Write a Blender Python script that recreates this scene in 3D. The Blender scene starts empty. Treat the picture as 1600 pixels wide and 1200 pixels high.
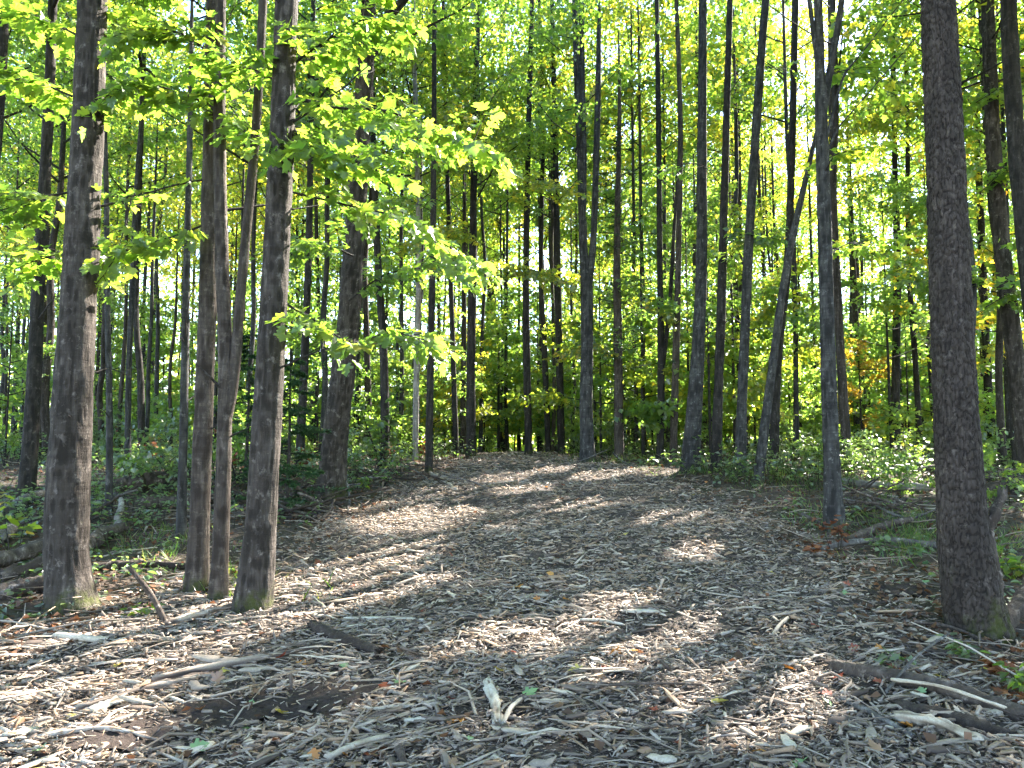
import bpy, math, random
import numpy as np
from mathutils import Vector, Matrix
R_ = math.radians
scene = bpy.context.scene
COL = scene.collection

# ------------------------------------------------------------------ camera, sky, sun, exposure
EYE = np.array([0.0, 0.0, 1.6]); PITCH = R_(4.5); FPX = 1200.0
cam = bpy.data.cameras.new('camera'); camo = bpy.data.objects.new('camera', cam)
COL.objects.link(camo); scene.camera = camo
camo.location = EYE; camo.rotation_euler = (math.pi / 2 + PITCH, 0, 0)
cam.sensor_width = 36.0; cam.lens = 27.0; cam.clip_end = 3000; cam.clip_start = 0.05

SUN_AZ, SUN_EL = R_(39), R_(37)          # azimuth clockwise from straight ahead
world = bpy.data.worlds.new('World'); scene.world = world; world.use_nodes = True
wn = world.node_tree; wn.nodes.clear()
wo = wn.nodes.new('ShaderNodeOutputWorld'); wb = wn.nodes.new('ShaderNodeBackground')
sky = wn.nodes.new('ShaderNodeTexSky'); sky.sky_type = 'NISHITA'; sky.sun_disc = False
sky.sun_elevation = SUN_EL; sky.sun_rotation = SUN_AZ; sky.air_density = 1.0; sky.dust_density = 0.2; sky.ozone_density = 1.0
wb.inputs['Strength'].default_value = 0.11
wn.links.new(sky.outputs[0], wb.inputs[0]); wn.links.new(wb.outputs[0], wo.inputs[0])
SUN = np.array([math.sin(SUN_AZ) * math.cos(SUN_EL), math.cos(SUN_AZ) * math.cos(SUN_EL), math.sin(SUN_EL)])
sl = bpy.data.lights.new('sun', 'SUN'); sl.energy = 5.0; sl.angle = R_(0.55); sl.color = (1.0, 0.93, 0.82)
so = bpy.data.objects.new('sun', sl); COL.objects.link(so)
so.rotation_euler = Vector(SUN).to_track_quat('Z', 'Y').to_euler()
vs = scene.view_settings; vs.view_transform = 'Standard'; vs.look = 'None'; vs.gamma = 1.0; vs.use_curve_mapping = False
vs.exposure = 3.3
scene.render.engine = 'CYCLES'
cy = scene.cycles
cy.max_bounces = 8; cy.diffuse_bounces = 6; cy.glossy_bounces = 1; cy.transmission_bounces = 6; cy.transparent_max_bounces = 4
cy.use_adaptive_sampling = True; cy.adaptive_threshold = 0.03; cy.sample_clamp_indirect = 6.0; cy.caustics_reflective = False; cy.caustics_refractive = False

# ------------------------------------------------------------------ maths helpers
rng = np.random.default_rng(7)
random.seed(7)
def hsh(ix, iy, seed):
    h = (ix.astype(np.int64) * 374761393 + iy.astype(np.int64) * 668265263 + seed * 974711) & 0xffffffff
    h = ((h ^ (h >> 13)) * 1274126177) & 0xffffffff
    h = (h ^ (h >> 16)) & 0xffffffff
    return h / 4294967295.0
def vnoise(x, y, seed=0, per=None):
    x = np.asarray(x, float); y = np.asarray(y, float)
    ix = np.floor(x); iy = np.floor(y); fx = x - ix; fy = y - iy
    fx = fx * fx * (3 - 2 * fx); fy = fy * fy * (3 - 2 * fy)
    x0, x1 = (ix, ix + 1) if per is None else (np.mod(ix, per), np.mod(ix + 1, per))
    a = hsh(x0, iy, seed); b = hsh(x1, iy, seed); c = hsh(x0, iy + 1, seed); d = hsh(x1, iy + 1, seed)
    return (a * (1 - fx) + b * fx) * (1 - fy) + (c * (1 - fx) + d * fx) * fy
def fbm(x, y, seed=0, oct=3):
    s = 0; a = 0.5; n = 0
    for i in range(oct):
        s = s + a * vnoise(x * 2 ** i, y * 2 ** i, seed + 17 * i); n += a; a *= .5
    return s / n
def worley(u, v, seed, per):
    iu = np.floor(u); iv = np.floor(v)
    f1 = np.full(u.shape, 9.0); f2 = np.full(u.shape, 9.0); cid = np.zeros(u.shape); dv = np.zeros(u.shape)
    for a in (-1, 0, 1):
        for b in (-1, 0, 1):
            cu = np.mod(iu + a, per); cv = iv + b
            px = iu + a + .15 + .7 * hsh(cu, cv, seed); py = cv + .1 + .8 * hsh(cu, cv, seed + 5)
            d = np.hypot(px - u, py - v); m = d < f1
            f2 = np.where(m, f1, np.minimum(f2, d)); cid = np.where(m, hsh(cu, cv, seed + 9), cid)
            dv = np.where(m, py - v, dv); f1 = np.where(m, d, f1)
    return f1, f2, cid, dv

PY = [-5, 3, 5, 7, 8.5, 10, 13, 17, 21, 25, 30, 40]
PL = [-4.6, -4.4, -4.2, -3.9, -3.0, -2.75, -2.4, -1.8, -1.15, -.7, -.3, .2]
PR = [3.4, 3.3, 3.2, 3.3, 3.7, 3.9, 3.8, 3.1, 2.1, 1.4, 1.1, 1.0]
def path_mask(x, y):                       # signed: >0 inside the mulched track
    n = (fbm(x * .8, y * .8, 3) - .5) * 1.1
    return np.minimum(x - np.interp(y, PY, PL), np.interp(y, PY, PR) - x) + n
def gh(x, y):                              # ground height
    x = np.asarray(x, float); y = np.asarray(y, float)
    h = np.interp(y, [-200, 5.5, 7, 9, 12, 15, 18, 21, 25, 32, 60, 120, 400], [0, 0, .06, .24, .52, .78, 1.00, 1.14, 1.24, 1.28, .9, .4, 0])
    near = np.exp(-((x * x + (y - 8) ** 2) / 900.0))
    h = h + near * ((fbm(x * .35, y * .35, 11) - .5) * .24 + (fbm(x * 1.3, y * 1.3, 12) - .5) * .12)
    return h
def ray(px, py):
    cx = (px - 800) / FPX; cz = (600 - py) / FPX
    d = np.array([cx, math.cos(PITCH) - cz * math.sin(PITCH), math.sin(PITCH) + cz * math.cos(PITCH)])
    return d
def at(px, py):                            # the ground point seen there
    d = ray(px, py); t = np.arange(2.0, 60, .25)
    for st in (.25, .01):
        P = EYE + t[:, None] * d; k = int(np.argmax(P[:, 2] < gh(P[:, 0], P[:, 1])))
        if not k: return P[-1]
        t = np.arange(t[k] - st, t[k] + .02, .01)
    return P[k]
def atd(px, py, dep):                      # the point seen there at forward distance dep
    d = ray(px, py); return EYE + d * (dep / d[1])
def project(p):
    v = np.asarray(p) - EYE; c, s = math.cos(PITCH), math.sin(PITCH)
    z = v[..., 1] * c + v[..., 2] * s; u = -v[..., 1] * s + v[..., 2] * c
    return 800 + FPX * v[..., 0] / z, 600 - FPX * u / z

# ------------------------------------------------------------------ mesh helpers
def mesh(name, V, F, mat, attrs=None, smooth=False):
    """F: list of int arrays (each (n,3) or (n,4))"""
    me = bpy.data.meshes.new(name)
    V = np.asarray(V, np.float32); F = [np.asarray(f, np.int32) for f in F if len(f)]
    me.vertices.add(len(V)); me.vertices.foreach_set('co', V.ravel())
    loops = np.concatenate([f.ravel() for f in F]); cnt = np.concatenate([np.full(len(f), f.shape[1], np.int32) for f in F])
    me.loops.add(len(loops)); me.loops.foreach_set('vertex_index', loops)
    me.polygons.add(len(cnt)); st = np.zeros(len(cnt), np.int32); st[1:] = np.cumsum(cnt)[:-1]
    me.polygons.foreach_set('loop_start', st); me.polygons.foreach_set('loop_total', cnt)
    if smooth: me.polygons.foreach_set('use_smooth', np.ones(len(cnt), bool))
    for k, a in (attrs or {}).items():
        at_ = me.attributes.new(k, 'FLOAT', 'POINT'); at_.data.foreach_set('value', np.asarray(a, np.float32))
    me.materials.append(mat); me.update(calc_edges=True)
    return me
def link(name, data, parent=None, loc=None):
    o = bpy.data.objects.new(name, data); COL.objects.link(o)
    if parent is not None: o.parent = parent
    if loc is not None: o.location = loc
    return o
def tag(o, label=None, cat=None, group=None, kind=None):
    if label: o['label'] = label
    if cat: o['category'] = cat
    if group: o['group'] = group
    if kind: o['kind'] = kind
    return o
class Bag:                                  # collects geometry for ONE mesh
    def __init__(s): s.V = []; s.F3 = []; s.F4 = []; s.A = []; s.n = 0
    def add(s, V, F, a=0.0):
        V = np.asarray(V, float); F = np.asarray(F, np.int64)
        (s.F3 if F.shape[1] == 3 else s.F4).append(F + s.n)
        s.V.append(V); s.A.append(np.broadcast_to(np.asarray(a, float), (len(V),))); s.n += len(V)
    def mesh(s, name, mat, smooth=False):
        F = [np.concatenate(f) for f in (s.F3, s.F4) if f]
        return mesh(name, np.concatenate(s.V), F, mat, {'v': np.concatenate(s.A)}, smooth)
def norm(a): return a / np.maximum(np.linalg.norm(a, axis=-1, keepdims=True), 1e-9)
def spline(P, n):                           # Catmull-Rom through rows of P (any columns)
    P = np.asarray(P, float)
    if len(P) == 2: t = np.linspace(0, 1, n)[:, None]; return P[0] * (1 - t) + P[1] * t
    seg = np.linalg.norm(np.diff(P[:, :3], axis=0), axis=1); cum = np.concatenate([[0], np.cumsum(seg)])
    s = np.linspace(0, cum[-1], n); k = np.clip(np.searchsorted(cum, s, 'right') - 1, 0, len(P) - 2)
    t = ((s - cum[k]) / np.maximum(seg[k], 1e-9))[:, None]
    m = np.zeros_like(P)
    m[1:-1] = (P[2:] - P[:-2]) / np.maximum((cum[2:] - cum[:-2])[:, None], 1e-9)
    m[0] = (P[1] - P[0]) / seg[0]; m[-1] = (P[-1] - P[-2]) / seg[-1]
    h = seg[k][:, None]
    return ((2 * t ** 3 - 3 * t ** 2 + 1) * P[k] + (t ** 3 - 2 * t ** 2 + t) * h * m[k]
            + (-2 * t ** 3 + 3 * t ** 2) * P[k + 1] + (t ** 3 - t ** 2) * h * m[k + 1])
def frames(C):
    T = norm(np.gradient(C, axis=0)); U = np.zeros_like(C)
    r = np.array([1.0, 0, 0]) if abs(T[0, 0]) < .8 else np.array([0, 1.0, 0])
    for i in range(len(C)):
        r = r - T[i] * r.dot(T[i]); r = r / np.linalg.norm(r); U[i] = r
    return T, U, np.cross(T, U)
def tube(C, rad, ns, disp=None, cap=True):
    """C (n,3), rad (n,), disp(theta grid, length grid, mean radius) -> radial offset"""
    C = np.asarray(C, float); n = len(C); T, U, W = frames(C)
    th = np.arange(ns) / ns * 2 * math.pi
    L = np.concatenate([[0], np.cumsum(np.linalg.norm(np.diff(C, axis=0), axis=1))])
    RR = np.broadcast_to(np.asarray(rad, float)[:, None], (n, ns)).copy()
    if disp is not None: RR = RR + disp(np.broadcast_to(th, (n, ns)), np.broadcast_to(L[:, None], (n, ns)), RR)
    V = C[:, None] + RR[..., None] * (np.cos(th)[None, :, None] * U[:, None] + np.sin(th)[None, :, None] * W[:, None])
    i = np.arange(n - 1)[:, None] * ns; j = np.arange(ns)[None]; j2 = (j + 1) % ns
    F = np.stack([i + j, i + j2, i + ns + j2, i + ns + j], -1).reshape(-1, 4)
    V = V.reshape(-1, 3)
    if cap:
        nv = len(V); V = np.concatenate([V, C[:1], C[-1:]])
        a = np.arange(ns); b = (a + 1) % ns
        F0 = np.stack([np.full(ns, nv), b, a, a], -1); F1 = np.stack([np.full(ns, nv + 1), (n - 1) * ns + a, (n - 1) * ns + b, (n - 1) * ns + b], -1)
        return V, F, np.concatenate([F0[:, :3], F1[:, :3]])
    return V, F, np.zeros((0, 3), int)
def bag_tube(bag, C, rad, ns, disp=None, a=0.0, cap=False):
    V, F, F3 = tube(C, rad, ns, disp, cap)
    n0 = bag.n; bag.add(V, F, a)
    if len(F3): bag.F3.append(F3 + n0)

# leaf templates: x across, y from stalk to tip, z up
def outline_leaf(half, centre, fold):
    o = half + [(-x, y) for x, y in half[::-1] if abs(x) > 1e-6]
    V = [(centre[0], centre[1], 0)] + [(x, y, fold * abs(x) - .10 * y * y) for x, y in o]
    n = len(o); F = [(0, 1 + i, 1 + (i + 1) % n) for i in range(n)]
    V = np.array(V, float); V[0, 2] = -.06
    return V, np.array(F)
LEAF_HI = outline_leaf([(0, 0), (.20, -.06), (.44, .06), (.30, .20), (.62, .42), (.56, .56), (.40, .52), (.27, .47), (.32, .74), (.17, .78), (0, 1.0)], (0, .34), .22)
LEAF_MID = outline_leaf([(0, 0), (.40, .06), (.30, .24), (.58, .54), (.26, .52), (.22, .80), (0, 1.0)], (0, .34), .22)
LEAF_STAR = outline_leaf([(0, 0), (.45, .08), (.33, .27), (.58, .55), (.2, .58), (0, 1.0)], (0, .36), .22)
LEAF_OVAL = outline_leaf([(0, 0), (.24, .18), (.33, .48), (.20, .8), (0, 1.0)], (0, .45), .25)
LEAF_LOW = (np.array([(0, 0, 0), (.45, .42, .1), (0, 1, -.1), (-.45, .42, .1)], float), np.array([(0, 1, 2), (0, 2, 3)]))
def leaf_frames(D, N):
    Y = norm(D); X = norm(np.cross(Y, N)); return X, Y, np.cross(X, Y)
def add_leaves(bag, tpl, P, D, N, S, A):
    V, F = tpl; X, Y, Z = leaf_frames(D, N); Z = Z * (.2 + 2.4 * hsh(np.arange(len(P)), np.arange(len(P)) * 3, 4))[:, None]
    W = P[:, None] + S[:, None, None] * (V[None, :, 0, None] * X[:, None] + V[None, :, 1, None] * Y[:, None] + V[None, :, 2, None] * Z[:, None])
    n = len(P); FF = (F[None] + (np.arange(n) * len(V))[:, None, None]).reshape(-1, 3)
    bag.add(W.reshape(-1, 3), FF, np.repeat(A, len(V)))

# ------------------------------------------------------------------ materials
class Mat:
    def __init__(s, name):
        s.m = bpy.data.materials.new(name); s.m.use_nodes = True; s.t = s.m.node_tree; s.t.nodes.clear()
        s.out = s.n('ShaderNodeOutputMaterial')
    def n(s, k, **kw):
        x = s.t.nodes.new(k)
        for a, b in kw.items():
            if a.startswith('i_'): x.inputs[a[2:].replace('_', ' ')].default_value = b
            else: setattr(x, a, b)
        return x
    def l(s, a, b): s.t.links.new(a, b)
    def coords(s, scale, kind='Object'):
        tc = s.n('ShaderNodeTexCoord'); mp = s.n('ShaderNodeMapping'); mp.inputs['Scale'].default_value = scale
        s.l(tc.outputs[kind], mp.inputs['Vector']); return mp.outputs[0]
    def noise(s, vec, scale, detail=4, rough=.6):
        x = s.n('ShaderNodeTexNoise', i_Scale=scale, i_Detail=detail, i_Roughness=rough)
        s.l(vec, x.inputs['Vector']); return x.outputs[0]
    def ramp(s, fac, stops):
        r = s.n('ShaderNodeValToRGB'); e = r.color_ramp.elements
        while len(e) < len(stops): e.new(.5)
        for q, (p, c) in zip(e, stops): q.position = p; q.color = (*c, 1)
        s.l(fac, r.inputs[0]); return r.outputs[0]
    def mix(s, fac, a, b, mode='MIX'):
        x = s.n('ShaderNodeMix', data_type='RGBA', blend_type=mode)
        for sock, val in ((x.inputs[0], fac), (x.inputs[6], a), (x.inputs[7], b)):
            if isinstance(val, bpy.types.NodeSocket): s.l(val, sock)
            else: sock.default_value = val if not isinstance(val, tuple) else (*val, 1)
        return x.outputs[2]
    def math(s, op, a, b=0.0, clamp=False):
        x = s.n('ShaderNodeMath', operation=op, use_clamp=clamp)
        for sock, val in ((x.inputs[0], a), (x.inputs[1], b)):
            if isinstance(val, bpy.types.NodeSocket): s.l(val, sock)
            else: sock.default_value = val
        return x.outputs[0]
    def attr(s, name): return s.n('ShaderNodeAttribute', attribute_name=name).outputs['Fac']
    def surf(s, col, rough=.85, bump=None, bstr=.5, bdist=.01, spec=.3):
        b = s.n('ShaderNodeBsdfPrincipled'); b.inputs['Roughness'].default_value = rough
        b.inputs['Specular IOR Level'].default_value = spec
        if isinstance(col, tuple): b.inputs['Base Color'].default_value = (*col, 1)
        else: s.l(col, b.inputs['Base Color'])
        if bump is not None:
            bp = s.n('ShaderNodeBump', i_Strength=bstr, i_Distance=bdist); s.l(bump, bp.inputs['Height']); s.l(bp.outputs[0], b.inputs['Normal'])
        s.l(b.outputs[0], s.out.inputs[0]); return s.m

def leaf_material(name, stops, trans=(1.5, 1.6, .7), tw=.68, gloss=.08):
    m = Mat(name); oi = m.n('ShaderNodeObjectInfo').outputs['Random']
    f = m.math('ADD', m.math('MULTIPLY', m.attr('v'), .72), m.math('MULTIPLY', oi, .28))
    col = m.ramp(f, stops)
    tcol = m.mix(1.0, col, trans, 'MULTIPLY')
    d = m.n('ShaderNodeBsdfDiffuse'); t = m.n('ShaderNodeBsdfTranslucent'); g = m.n('ShaderNodeBsdfGlossy', i_Roughness=.38)
    m.l(col, d.inputs[0]); m.l(tcol, t.inputs[0])
    a = m.n('ShaderNodeMixShader'); a.inputs[0].default_value = tw; m.l(d.outputs[0], a.inputs[1]); m.l(t.outputs[0], a.inputs[2])
    b = m.n('ShaderNodeMixShader'); b.inputs[0].default_value = gloss; m.l(a.outputs[0], b.inputs[1]); m.l(g.outputs[0], b.inputs[2])
    m.l(b.outputs[0], m.out.inputs[0]); return m.m
G0, G1, G2, G3, YE, OR = (.036, .067, .020), (.060, .104, .026), (.098, .142, .030), (.165, .188, .034), (.33, .26, .04), (.40, .17, .035)
M_LEAF = leaf_material('maple_leaf', [(0, G0), (.4, G1), (.7, G2), (.88, G3), (.97, YE)], trans=(3.7, 3.75, 1.5))
M_LEAFY = leaf_material('turning_leaf', [(0, G1), (.35, G2), (.65, G3), (.85, YE), (.98, OR)], trans=(3.4, 3.2, 1.2))
M_YOUNG = leaf_material('sapling_leaf', [(0, (.052, .098, .030)), (.4, (.078, .135, .036)), (.7, (.115, .165, .038)), (.9, (.17, .20, .04)), (.98, (.33, .27, .05))], trans=(3.2, 3.2, 1.5))
M_LEAFO = leaf_material('orange_leaf', [(0, G2), (.35, G3), (.6, YE), (.95, (.42, .22, .04))], trans=(1.7, 1.6, .8))
M_LEAFB = leaf_material('bluish_leaf', [(0, (.045, .080, .035)), (.5, (.070, .115, .042)), (.9, (.11, .15, .05))], trans=(2.4, 2.5, 1.3), gloss=.14)
M_LEAFD = leaf_material('dead_leaf', [(0, (.055, .030, .020)), (.45, (.115, .060, .038)), (.8, (.19, .105, .065)), (.97, (.27, .11, .045))], trans=(1.3, 1.0, .7), tw=.3, gloss=.03)
M_RUST = leaf_material('rust_leaf', [(0, (.10, .035, .02)), (.5, (.19, .070, .035)), (.9, (.32, .14, .06))], trans=(1.3, 1.0, .7), tw=.3, gloss=.03)
M_NEEDLE = leaf_material('fir_needle', [(0, (.02, .05, .022)), (.5, (.035, .08, .03)), (1, (.05, .10, .035))], trans=(1.1, 1.3, .8), tw=.25, gloss=.05)
M_GRASS = leaf_material('grass_blade', [(0, (.05, .11, .025)), (.6, (.09, .17, .03)), (.95, (.25, .22, .08))], trans=(1.6, 1.7, .8))
M_FALL = {
    'yellow': leaf_material('fallen_yellow', [(0, (.42, .30, .05)), (1, (.5, .40, .10))], trans=(1.2, 1.2, .8), tw=.2),
    'orange': leaf_material('fallen_orange', [(0, (.42, .15, .03)), (1, (.5, .24, .05))], trans=(1.2, 1.1, .8), tw=.2),
    'red': leaf_material('fallen_red', [(0, (.20, .035, .02)), (1, (.30, .07, .03))], trans=(1.2, 1, .8), tw=.2),
    'green': leaf_material('fallen_green', [(0, (.13, .24, .11)), (1, (.22, .34, .16))], trans=(1.1, 1.2, .9), tw=.2),
    'brown': leaf_material('fallen_brown', [(0, (.17, .09, .05)), (1, (.28, .16, .10))], trans=(1.1, 1, .8), tw=.15)}

def bark_material(name, dark, mid, pale, moss=.35, bands=0.0, vs=1.0, lichen=.5, plate=.10):
    m = Mat(name)
    c1 = m.coords((9 * vs, 9 * vs, 1.3 * vs)); c2 = m.coords((30, 30, 9)); c3 = m.coords((1, 1, 1))
    n1 = m.noise(c1, 2.2, 6, .65); n2 = m.noise(c2, 1.6, 5, .7); n3 = m.noise(c3, 3.0, 4, .6)
    col = m.ramp(n1, [(.34, dark), (.5, mid), (.68, pale)])
    fk = m.noise(m.coords((26, 26, 70)), 1.0, 3, .6)
    col = m.mix(m.ramp(fk, [(.62, (0, 0, 0)), (.72, (.6, .6, .6))]), col, tuple(c * 1.5 for c in pale))
    col = m.mix(m.ramp(n2, [(.35, (0, 0, 0)), (.7, (.55, .55, .55))]), col, dark)
    big = m.noise(m.coords((1.6, 1.6, .8)), 2.0, 3, .6)
    col = m.mix(m.ramp(big, [(.42, (.6, .6, .6)), (.62, (0, 0, 0))]), col, dark)
    stk = m.noise(m.coords((7, 7, .5)), 1.6, 4, .6)
    col = m.mix(m.ramp(stk, [(.38, (.5, .5, .5)), (.56, (0, 0, 0))]), col, dark)
    lich = m.math('MULTIPLY', m.ramp(m.noise(m.coords((5, 5, 4)), 2.4, 6, .72), [(.56, (0, 0, 0)), (.66, (1, 1, 1))]), lichen, True)
    col = m.mix(lich, col, tuple(min(1, c * 1.55 + .03) for c in pale))
    bump = m.math('ADD', n1, m.math('MULTIPLY', n2, .6))
    if bands:
        nb = m.noise(m.coords((1.5, 1.5, 22)), 1.0, 4, .6)
        col = m.mix(m.math('MULTIPLY', m.ramp(nb, [(.5, (0, 0, 0)), (.62, (1, 1, 1))]), bands, True), col, dark)
        bump = m.math('ADD', bump, m.math('MULTIPLY', nb, .7))
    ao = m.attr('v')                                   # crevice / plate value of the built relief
    col = m.mix(m.math('MULTIPLY', ao, .95, True), col, dark)  # crevice shade painted into the bark colour
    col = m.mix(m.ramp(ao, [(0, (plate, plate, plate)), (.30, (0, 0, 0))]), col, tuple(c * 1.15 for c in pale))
    if moss:
        tc = m.n('ShaderNodeTexCoord'); sx = m.n('ShaderNodeSeparateXYZ'); m.l(tc.outputs['Object'], sx.inputs[0])
        hgt = m.math('SUBTRACT', 1.0, m.math('DIVIDE', sx.outputs[2], moss))
        hgt = m.math('ADD', hgt, m.math('MULTIPLY', m.math('SUBTRACT', n3, .5), 2.6))
        f = m.ramp(m.math('ADD', hgt, m.math('MULTIPLY', sx.outputs[0], .7)), [(.55, (0, 0, 0)), (1.0, (.85, .85, .85))])
        mc = m.mix(n2, (.020, .026, .008), (.078, .086, .016))
        col = m.mix(m.math('MULTIPLY', f, m.ramp(m.noise(m.coords((7, 7, 5)), 2.0, 5, .7), [(.40, (.05, .05, .05)), (.58, (1, 1, 1))])), col, mc)
    return m.surf(col, .9, bump, 1.0, .02, .2)
M_BARK = {
    'maple': bark_material('maple_bark', (.020, .016, .013), (.070, .055, .047), (.16, .135, .12), .42, .35, 1.3),
    'brown': bark_material('brown_bark', (.030, .023, .019), (.090, .070, .058), (.19, .158, .135), .34, .5, 1.5, .35),
    'grey': bark_material('grey_bark', (.018, .017, .017), (.066, .062, .061), (.15, .144, .14), .36, .6, 1.1),
    'scaly': bark_material('scaly_bark', (.018, .014, .012), (.062, .047, .040), (.13, .104, .09), .85, 0, 1.6, .35, .12),
    'dark': bark_material('dark_bark', (.014, .012, .011), (.042, .036, .032), (.09, .078, .07), .4, .3, 1.2),
    'darklog': bark_material('dark_log_bark', (.030, .022, .018), (.075, .058, .048), (.14, .115, .10), 0, 0, 1.1, .5),
    'pale': bark_material('pale_bark', (.14, .12, .11), (.38, .35, .32), (.55, .52, .48), 0, .5, .7),
    'log': bark_material('log_bark', (.045, .034, .028), (.12, .093, .078), (.23, .19, .165), 0, 0, 1.0, .8),
    'greylog': bark_material('grey_dead_wood', (.07, .062, .058), (.19, .172, .16), (.34, .32, .30), 0, 0, 1.3, .6),
}
def wood_material(name, stops):
    m = Mat(name); oi = m.n('ShaderNodeObjectInfo').outputs['Random']
    f = m.math('ADD', m.attr('v'), m.math('MULTIPLY', m.math('SUBTRACT', oi, .5), .35))
    gr = m.noise(m.coords((14, 14, 14)), 6.0, 4, .7)
    col = m.mix(m.ramp(gr, [(.3, (.45, .45, .45)), (.7, (0, 0, 0))]), m.ramp(f, stops), (.06, .045, .038))
    return m.surf(col, .8, gr, .5, .004, .25)
CH = [(0, (.040, .028, .023)), (.22, (.095, .070, .058)), (.5, (.215, .168, .134)), (.75, (.37, .30, .245)), (.93, (.56, .475, .39)), (1, (.34, .23, .15))]
M_CHIP = wood_material('wood_chip', CH)
M_SPLIT = wood_material('split_wood', [(0, (.20, .15, .11)), (.4, (.36, .29, .22)), (.8, (.52, .45, .36)), (1, (.60, .54, .46))])
m = Mat('mulch_soil'); c = m.coords((1, 1, 1)); na = m.noise(c, 26, 8, .75); nb = m.noise(c, 2.2, 4, .6); nc = m.noise(c, 90, 4, .7)
col = m.ramp(na, [(.3, (.022, .017, .014)), (.5, (.055, .043, .036)), (.68, (.12, .10, .086))])
M_PATH = m.surf(m.mix(m.ramp(nb, [(.3, (0, 0, 0)), (.8, (.5, .5, .5))]), col, (.06, .040, .032)), .95, m.math('ADD', na, nc), .9, .02)
m = Mat('forest_soil'); c = m.coords((1, 1, 1)); na = m.noise(c, 14, 8, .75); nb = m.noise(c, .9, 4, .6); nc = m.noise(c, 60, 4, .7)
col = m.ramp(na, [(.3, (.028, .020, .016)), (.5, (.065, .045, .034)), (.7, (.13, .095, .07))])
M_SOIL = m.surf(m.mix(m.ramp(nb, [(.45, (0, 0, 0)), (.75, (.55, .55, .55))]), col, (.045, .060, .020)), .95, m.math('ADD', na, nc), .9, .03)
m = Mat('bare_soil'); c = m.coords((1, 1, 1)); na = m.noise(c, 40, 8, .7)
M_BARE = m.surf(m.ramp(na, [(.3, (.018, .012, .010)), (.6, (.044, .030, .025)), (.8, (.085, .062, .052))]), .95, na, .9, .02)

# ------------------------------------------------------------------ ground and path
def sheet(xs, ys, zoff, keep=None):
    X, Y = np.meshgrid(xs, ys); Z = gh(X, Y) + zoff(X, Y)
    V = np.stack([X, Y, Z], -1).reshape(-1, 3); nx = len(xs)
    i, j = np.meshgrid(np.arange(len(ys) - 1), np.arange(nx - 1), indexing='ij'); a = (i * nx + j).ravel()
    F = np.stack([a, a + 1, a + nx + 1, a + nx], -1)
    if keep is not None:
        kv = keep(X, Y).ravel(); F = F[kv[F].all(1)]
        used = np.unique(F); mp = np.zeros(len(V), int); mp[used] = np.arange(len(used)); V = V[used]; F = mp[F]
    return V, F
def spread(lo, hi, step, far, grow=1.22):
    a = list(np.arange(lo, hi + 1e-6, step)); s = step
    while a[-1] < far: s *= grow; a.append(a[-1] + s)
    b = []; s = step; q = lo
    while q > -far: s *= grow; q -= s; b.append(q)
    return np.array(b[::-1] + a)
gx = spread(-14, 14, .2, 600); gy = spread(2, 30, .2, 600)
V, F = sheet(gx, gy, lambda X, Y: np.where((np.abs(X) < 14) & (Y > 2) & (Y < 30), (fbm(X * 5, Y * 5, 21) - .5) * .06, 0) - np.where(path_mask(X, Y) > .1, .05, 0))
ground = tag(link('ground', mesh('ground', V, [F], M_SOIL, smooth=True)), 'dark forest floor of soil and leaf litter under the trees', None, None, 'structure')
V, F = sheet(np.arange(-6, 6, .055), np.arange(1.5, 34, .075), lambda X, Y: .012 + (fbm(X * 9, Y * 9, 22) - .5) * .045 + (fbm(X * 2.5, Y * 2.5, 23) - .5) * .05, lambda X, Y: path_mask(X, Y) > 0)
path = tag(link('path', mesh('path', V, [F], M_PATH, smooth=True)), 'broad track covered with grey shredded wood chips leading into the woods', None, None, 'structure')
def ph(x, y):
    x = np.asarray(x, float); y = np.asarray(y, float)
    return gh(x, y) + .012 + (fbm(x * 9, y * 9, 22) - .5) * .045 + (fbm(x * 2.5, y * 2.5, 23) - .5) * .05

# ------------------------------------------------------------------ sun gaps: leaves cut out of the crowns so sun reaches chosen spots
def _sp(lst): return [(at(x, y), r) for x, y, r in lst]
SPOTS = _sp([(15, 1105, .32), (110, 1065, .34), (215, 1035, .34), (290, 1005, .34), (350, 975, .3), (420, 950, .36), (470, 905, .3), (520, 930, .2), (560, 905, .22), (610, 925, .12),
             (590, 870, .2), (640, 815, .35), (600, 800, .35), (690, 775, .3), (780, 750, .35), (850, 738, .35), (940, 742, .4), (1020, 736, .4), (860, 708, .6), (820, 765, .25),
             (880, 1008, .12), (920, 1010, .16), (975, 1070, .10), (1060, 985, .12), (1160, 1100, .14), (1190, 1125, .14), (1055, 812, .18), (900, 790, .2), (1080, 870, .08), (955, 950, .08),
             (160, 900, .25), (240, 930, .18), (760, 1000, .06), (1230, 1060, .06), (1350, 705, 1.0), (1410, 720, .8), (1390, 745, .7), (1440, 760, .5), (1330, 740, .5), (60, 1085, .34), (160, 1050, .34), (250, 1020, .34)])
SPOTS += [(atd(x, y, d), r) for x, y, d, r in [(420, 850, 7.4, .3), (430, 740, 7.4, .35), (440, 650, 7.4, .35), (450, 300, 7.4, .4), (310, 850, 8, .25), (355, 800, 7.7, .25), (560, 350, 13, .5),
          (520, 110, 6.8, .7), (600, 130, 6.7, .7), (680, 220, 6.5, .6), (740, 230, 6.4, .5), (560, 200, 6.8, .6), (590, 15, 6.6, .6), (640, 330, 6.9, .5), (710, 400, 7.2, .4), (560, 520, 6.8, .5), (640, 530, 6.5, .5), (500, 480, 7, .5),
          (220, 130, 7.2, .5), (300, 170, 7.2, .5), (350, 200, 7.2, .4), (260, 390, 7.6, .4), (200, 340, 8, .3), (120, 40, 7.4, .3)]]
NEAR = len(SPOTS)
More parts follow.
